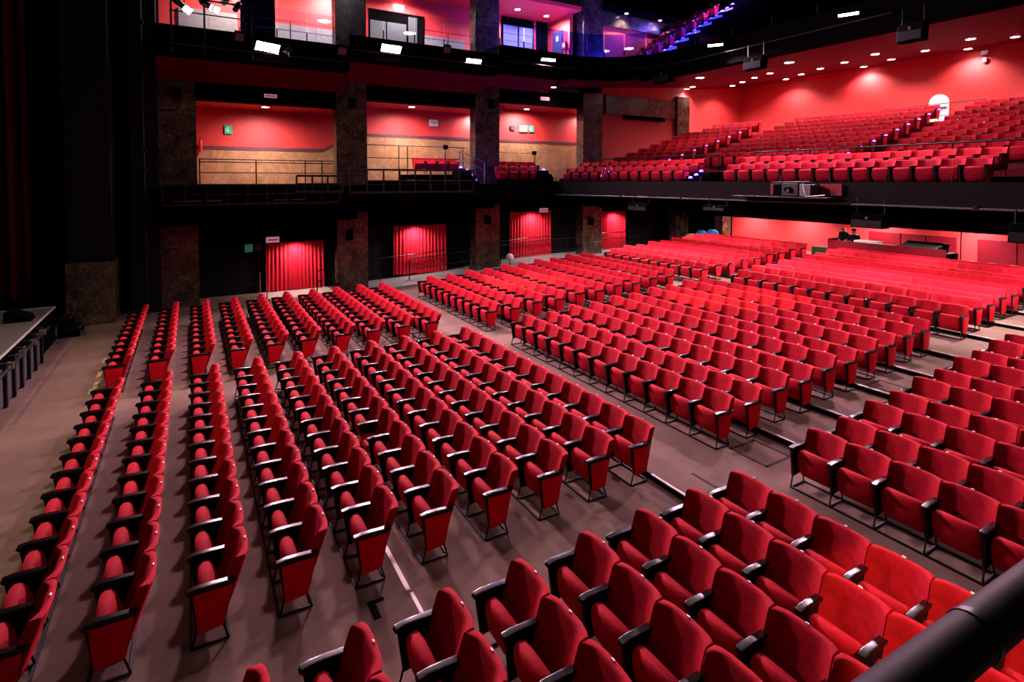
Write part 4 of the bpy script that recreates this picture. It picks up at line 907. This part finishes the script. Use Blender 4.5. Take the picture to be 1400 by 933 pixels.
# ================================================================ SOUND DESK AND CREW
t = thing('sound_desk','dark red sound control counter behind the rear stalls','desk',(23.6,9.15,.98))
prof = [(.0,4.35),(-.02,4.0),(-.03,0),(.05,0),(.05,4.0),(.5,4.35),(1.2,4.5),(1.2,4.58),(.45,4.45)]
part('front_panel', MB().prism([(-.03,0),(.05,0),(.05,3.95),(.14,4.25),(.42,4.42),(1.1,4.42),(1.1,4.5),(.38,4.5),(.08,4.32),(-.03,4.0)], 0, 1.06, axis='z'), M['dark_red'], t)
part('desk_top', MB().box(.06,.95,.02,4.25,.86,.90), M['black_gloss'], t); part('end_panel', MB().box(.05,1.0,0,.05,0,.90), M['black'], t)
t = thing('mixing_console','dark grey mixing console on the sound desk','console',(23.95,9.75,1.88)); part('body', MB().prism([(-.2,0),(.55,0),(.55,.26),(.4,.26),(-.2,.14)], -.2, 1.05, rnd=.02, sc=.95), M['grey_panel'], t); part('meter_bridge', MB().bbox(.42,.52,-.18,1.0,.26,.33,.01), M['black'], t)
for k in range(8): part('fader', MB().bbox(.02,.08,-.1+k*.13,-.07+k*.13,.18,.21,.004), M['grey_panel'], t)
single('laptop', MB().bbox(24.0,24.3,9.35,9.62,1.88,1.91,.005).prism([(24.28,1.91),(24.30,1.91),(24.42,2.18),(24.40,2.18)], 9.35, 9.62), M['black'], 'open black laptop at the right end of the sound desk', 'laptop')
single('white_binder', MB().bbox(23.75,24.2,11.55,12.45,1.88,2.10,.02), M['paper'], 'large white binder lying on the sound desk', 'binder')
for i, y in enumerate((11.05,11.32)): single('paper_roll', MB().lathe([(.06,-.13),(.08,-.12),(.08,.12),(.06,.13)], n=12, axis=(0,1,0)), M['paper'], ('left','right')[1-i]+' white paper roll on the sound desk', 'roll', 'paper rolls on the sound desk', (23.8,y,1.96), True)
single('plant_box', MB().bbox(24.6,25.1,13.85,14.75,.98,1.55,.03), M['plant'], 'dark green hedge box left of the sound desk', 'planter')
def person(loc, rz, label, bald, lean, headturn):
    me = bpy.data.meshes.new('body'); V_ = [(0,0,.95),(0,0,1.18),(lean*.5,0,1.40),(lean,0,1.52),(lean*1.2,0,1.60),(lean*1.35,0,1.69),(lean*1.4,0,1.77)]; E_ = [(0,1),(1,2),(2,3),(3,4),(4,5),(5,6)]; R_ = [(.17,.20),(.16,.19),(.17,.22),(.09,.11),(.075,.075),(.125,.11),(.10,.095)]
    for s in (-1, 1):
        i = len(V_); V_ += [(lean*.75,s*.20,1.44),(lean*.7,s*.26,1.18),(lean*.7-.24,s*.16,1.04),(lean*.7-.34,s*.10,1.05)]; R_ += [(.095,.09),(.062,.062),(.048,.048),(.045,.035)]; E_ += [(2,i),(i,i+1),(i+1,i+2),(i+2,i+3)]
        i = len(V_); V_ += [(0,s*.10,.88),(.01,s*.11,.50),(.03,s*.11,.09),(-.10,s*.13,.04)]; R_ += [(.10,.10),(.07,.07),(.05,.05),(.045,.035)]; E_ += [(0,i),(i,i+1),(i+1,i+2),(i+2,i+3)]
        j = len(V_)
        for q_ in range(4):     # fingers
            V_ += [(lean*.7-.42,s*.10+(q_-1.5)*.020,1.045)]; R_ += [(.010,.010)]; E_ += [(i-1, j+q_)]
        V_ += [(lean*.7-.36,s*(.10-.05),1.05)]; R_ += [(.011,.011)]; E_ += [(i-1, j+4)]
    me.from_pydata(V_, E_, []); ob = bpy.data.objects.new('body_tmp', me); COL.objects.link(ob)
    sk = ob.modifiers.new('skin', 'SKIN'); ob.modifiers.new('sub', 'SUBSURF').levels = 1; ob.modifiers['sub'].render_levels = 1
    for v_, r_ in zip(me.skin_vertices[0].data, R_): v_.radius = r_
    for v_ in me.skin_vertices[0].data: v_.use_root = False
    me.skin_vertices[0].data[0].use_root = True
    dg = bpy.context.evaluated_depsgraph_get(); dg.update(); ev = ob.evaluated_get(dg); nm = bpy.data.meshes.new_from_object(ev)
    bpy.data.objects.remove(ob)
    nm.materials.clear(); nm.materials.append(M['cloth_black']); nm.materials.append(M['skin'])
    for p_ in nm.polygons:
        c_ = p_.center; p_.use_smooth = True; hand = c_.x < lean*.7-.10 and .95 < c_.z < 1.2 and abs(c_.y) < .35
        p_.material_index = 1 if (c_.z > 1.545 or hand) else 0
    t = thing('person', label, 'person', loc, rz); link('body', nm, t)
    hx = lean*1.38
    part('nose', MB().lathe([(.016,0),(.014,.012),(.004,.02)], (hx-.085,0,1.70), 8, (-1,0,-.3)), M['skin'], t, True)
    for s in (-1, 1):
        part('ear', MB().lathe([(.022,0),(.026,.008),(.012,.014)], (hx,s*.072,1.70), 8, (0,s,0)), M['skin'], t, True)
        part('eye', MB().lathe([(.010,0),(.008,.005),(.001,.007)], (hx-.076,s*.03,1.725), 8, (-1,0,0)), M['black'], t, True)
    part('mouth', MB().box(hx-.080,hx-.072,-.024,.024,1.645,1.653), M['dado_band'], t)
    if not bald:
        c = part('cap', MB().lathe([(.098,0),(.098,.05),(.08,.10),(.04,.125),(.001,.13)], (hx,0,1.73), 14), M['black'], t, True)
        part('cap_brim', MB().prism([(-.085,-.06),(-.17,-.04),(-.17,.04),(-.085,.06)], 1.735, 1.747, axis='z'), M['black'], c)
    return t
p1, p2 = onX(1155,312,24.75), onX(1169,316,24.8)
ob = person((24.75,p1.y,.98), -.25, 'person with bald head and black shirt standing behind the sound desk', True, -.06, 0); ob.scale = [(p1.z-.98)/1.71]*3
ob = person((24.8,p2.y,.98), .25, 'person in black cap and black top leaning over the sound desk', False, -.16, 0); ob.scale = [(p2.z-.98)/1.71]*3

# ================================================================ FLOOR MARKS AND FOREGROUND
for i, (a, b) in enumerate([((141,497),(145,490)),((133,518),(138,509)),((127,533),(134,522)),((122,540),(127,532))]):
    p, q2 = onZ(*a, 0), onZ(*b, 0); c = (p+q2)/2; single('yellow_tape', MB().box(c.x-.04,c.x+.04,min(p.y,q2.y),max(p.y,q2.y),.001,.004), M['tape_yellow'], 'yellow tape dash on the carpet before the first row, %s from the far end' % ORD[i+1], 'tape', 'yellow tape dashes on the carpet')
single('white_tape', MB().box(2.0,2.05,5.75,6.6,.001,.004).box(2.02,2.06,5.2,5.7,.001,.004), M['tape_white'], 'long strip of pale tape on the carpet of the near aisle', 'tape')
single('black_tape', MB().box(1.57,1.75,5.74,5.80,.001,.004).box(1.57,1.65,5.52,5.74,.001,.004), M['tape_black'], 'black corner-shaped tape mark on the carpet of the near aisle', 'tape')
z = .081; hx0, hx1, hy0, hy1 = 7.72, 8.38, 5.27, 5.98
single('hatch_outline', MB().box(hx0,hx0+.05,hy0,hy1,z,z+.004).box(hx1-.05,hx1,hy0,hy1,z,z+.004).box(hx0,hx1,hy0,hy0+.05,z,z+.004).box(hx0,hx1,hy1-.05,hy1,z,z+.004), M['tape_grey'], 'grey taped outline of a floor hatch in the near aisle', 'tape')
z = .381; single('hatch_outline', MB().box(11.9,11.95,5.2,5.95,z,z+.004).box(12.4,12.45,5.2,5.95,z,z+.004).box(11.9,12.45,5.9,5.95,z,z+.004), M['tape_grey'], 'grey taped outline of a smaller hatch further up the aisle', 'tape')
p = onZ(983,655,.08); single('black_tape', MB().box(6.55,6.6,5.25,5.75,.081,.085), M['tape_grey'], 'short grey tape line on the aisle step beside the hatch', 'tape')
t = thing('foreground_rail', 'thick black handrail crossing the lower right corner close to the camera', 'railing', onZ(1255,930,H-.62))
a, b = onZ(1150,1010,H-.62)-Vector(t.location), onZ(1560,690,H-.62)-Vector(t.location)
part('pipe', MB().tube([a, b], .031, 20), M['frame_black'], t, True)
d = (b-a).normalized(); c = onZ(1318,860,H-.62)-Vector(t.location); c = a + d*((c-a).dot(d))
part('joint_collar', MB().tube([c-d*.006, c+d*.006], .0325, 20), M['black_gloss'], t, True)
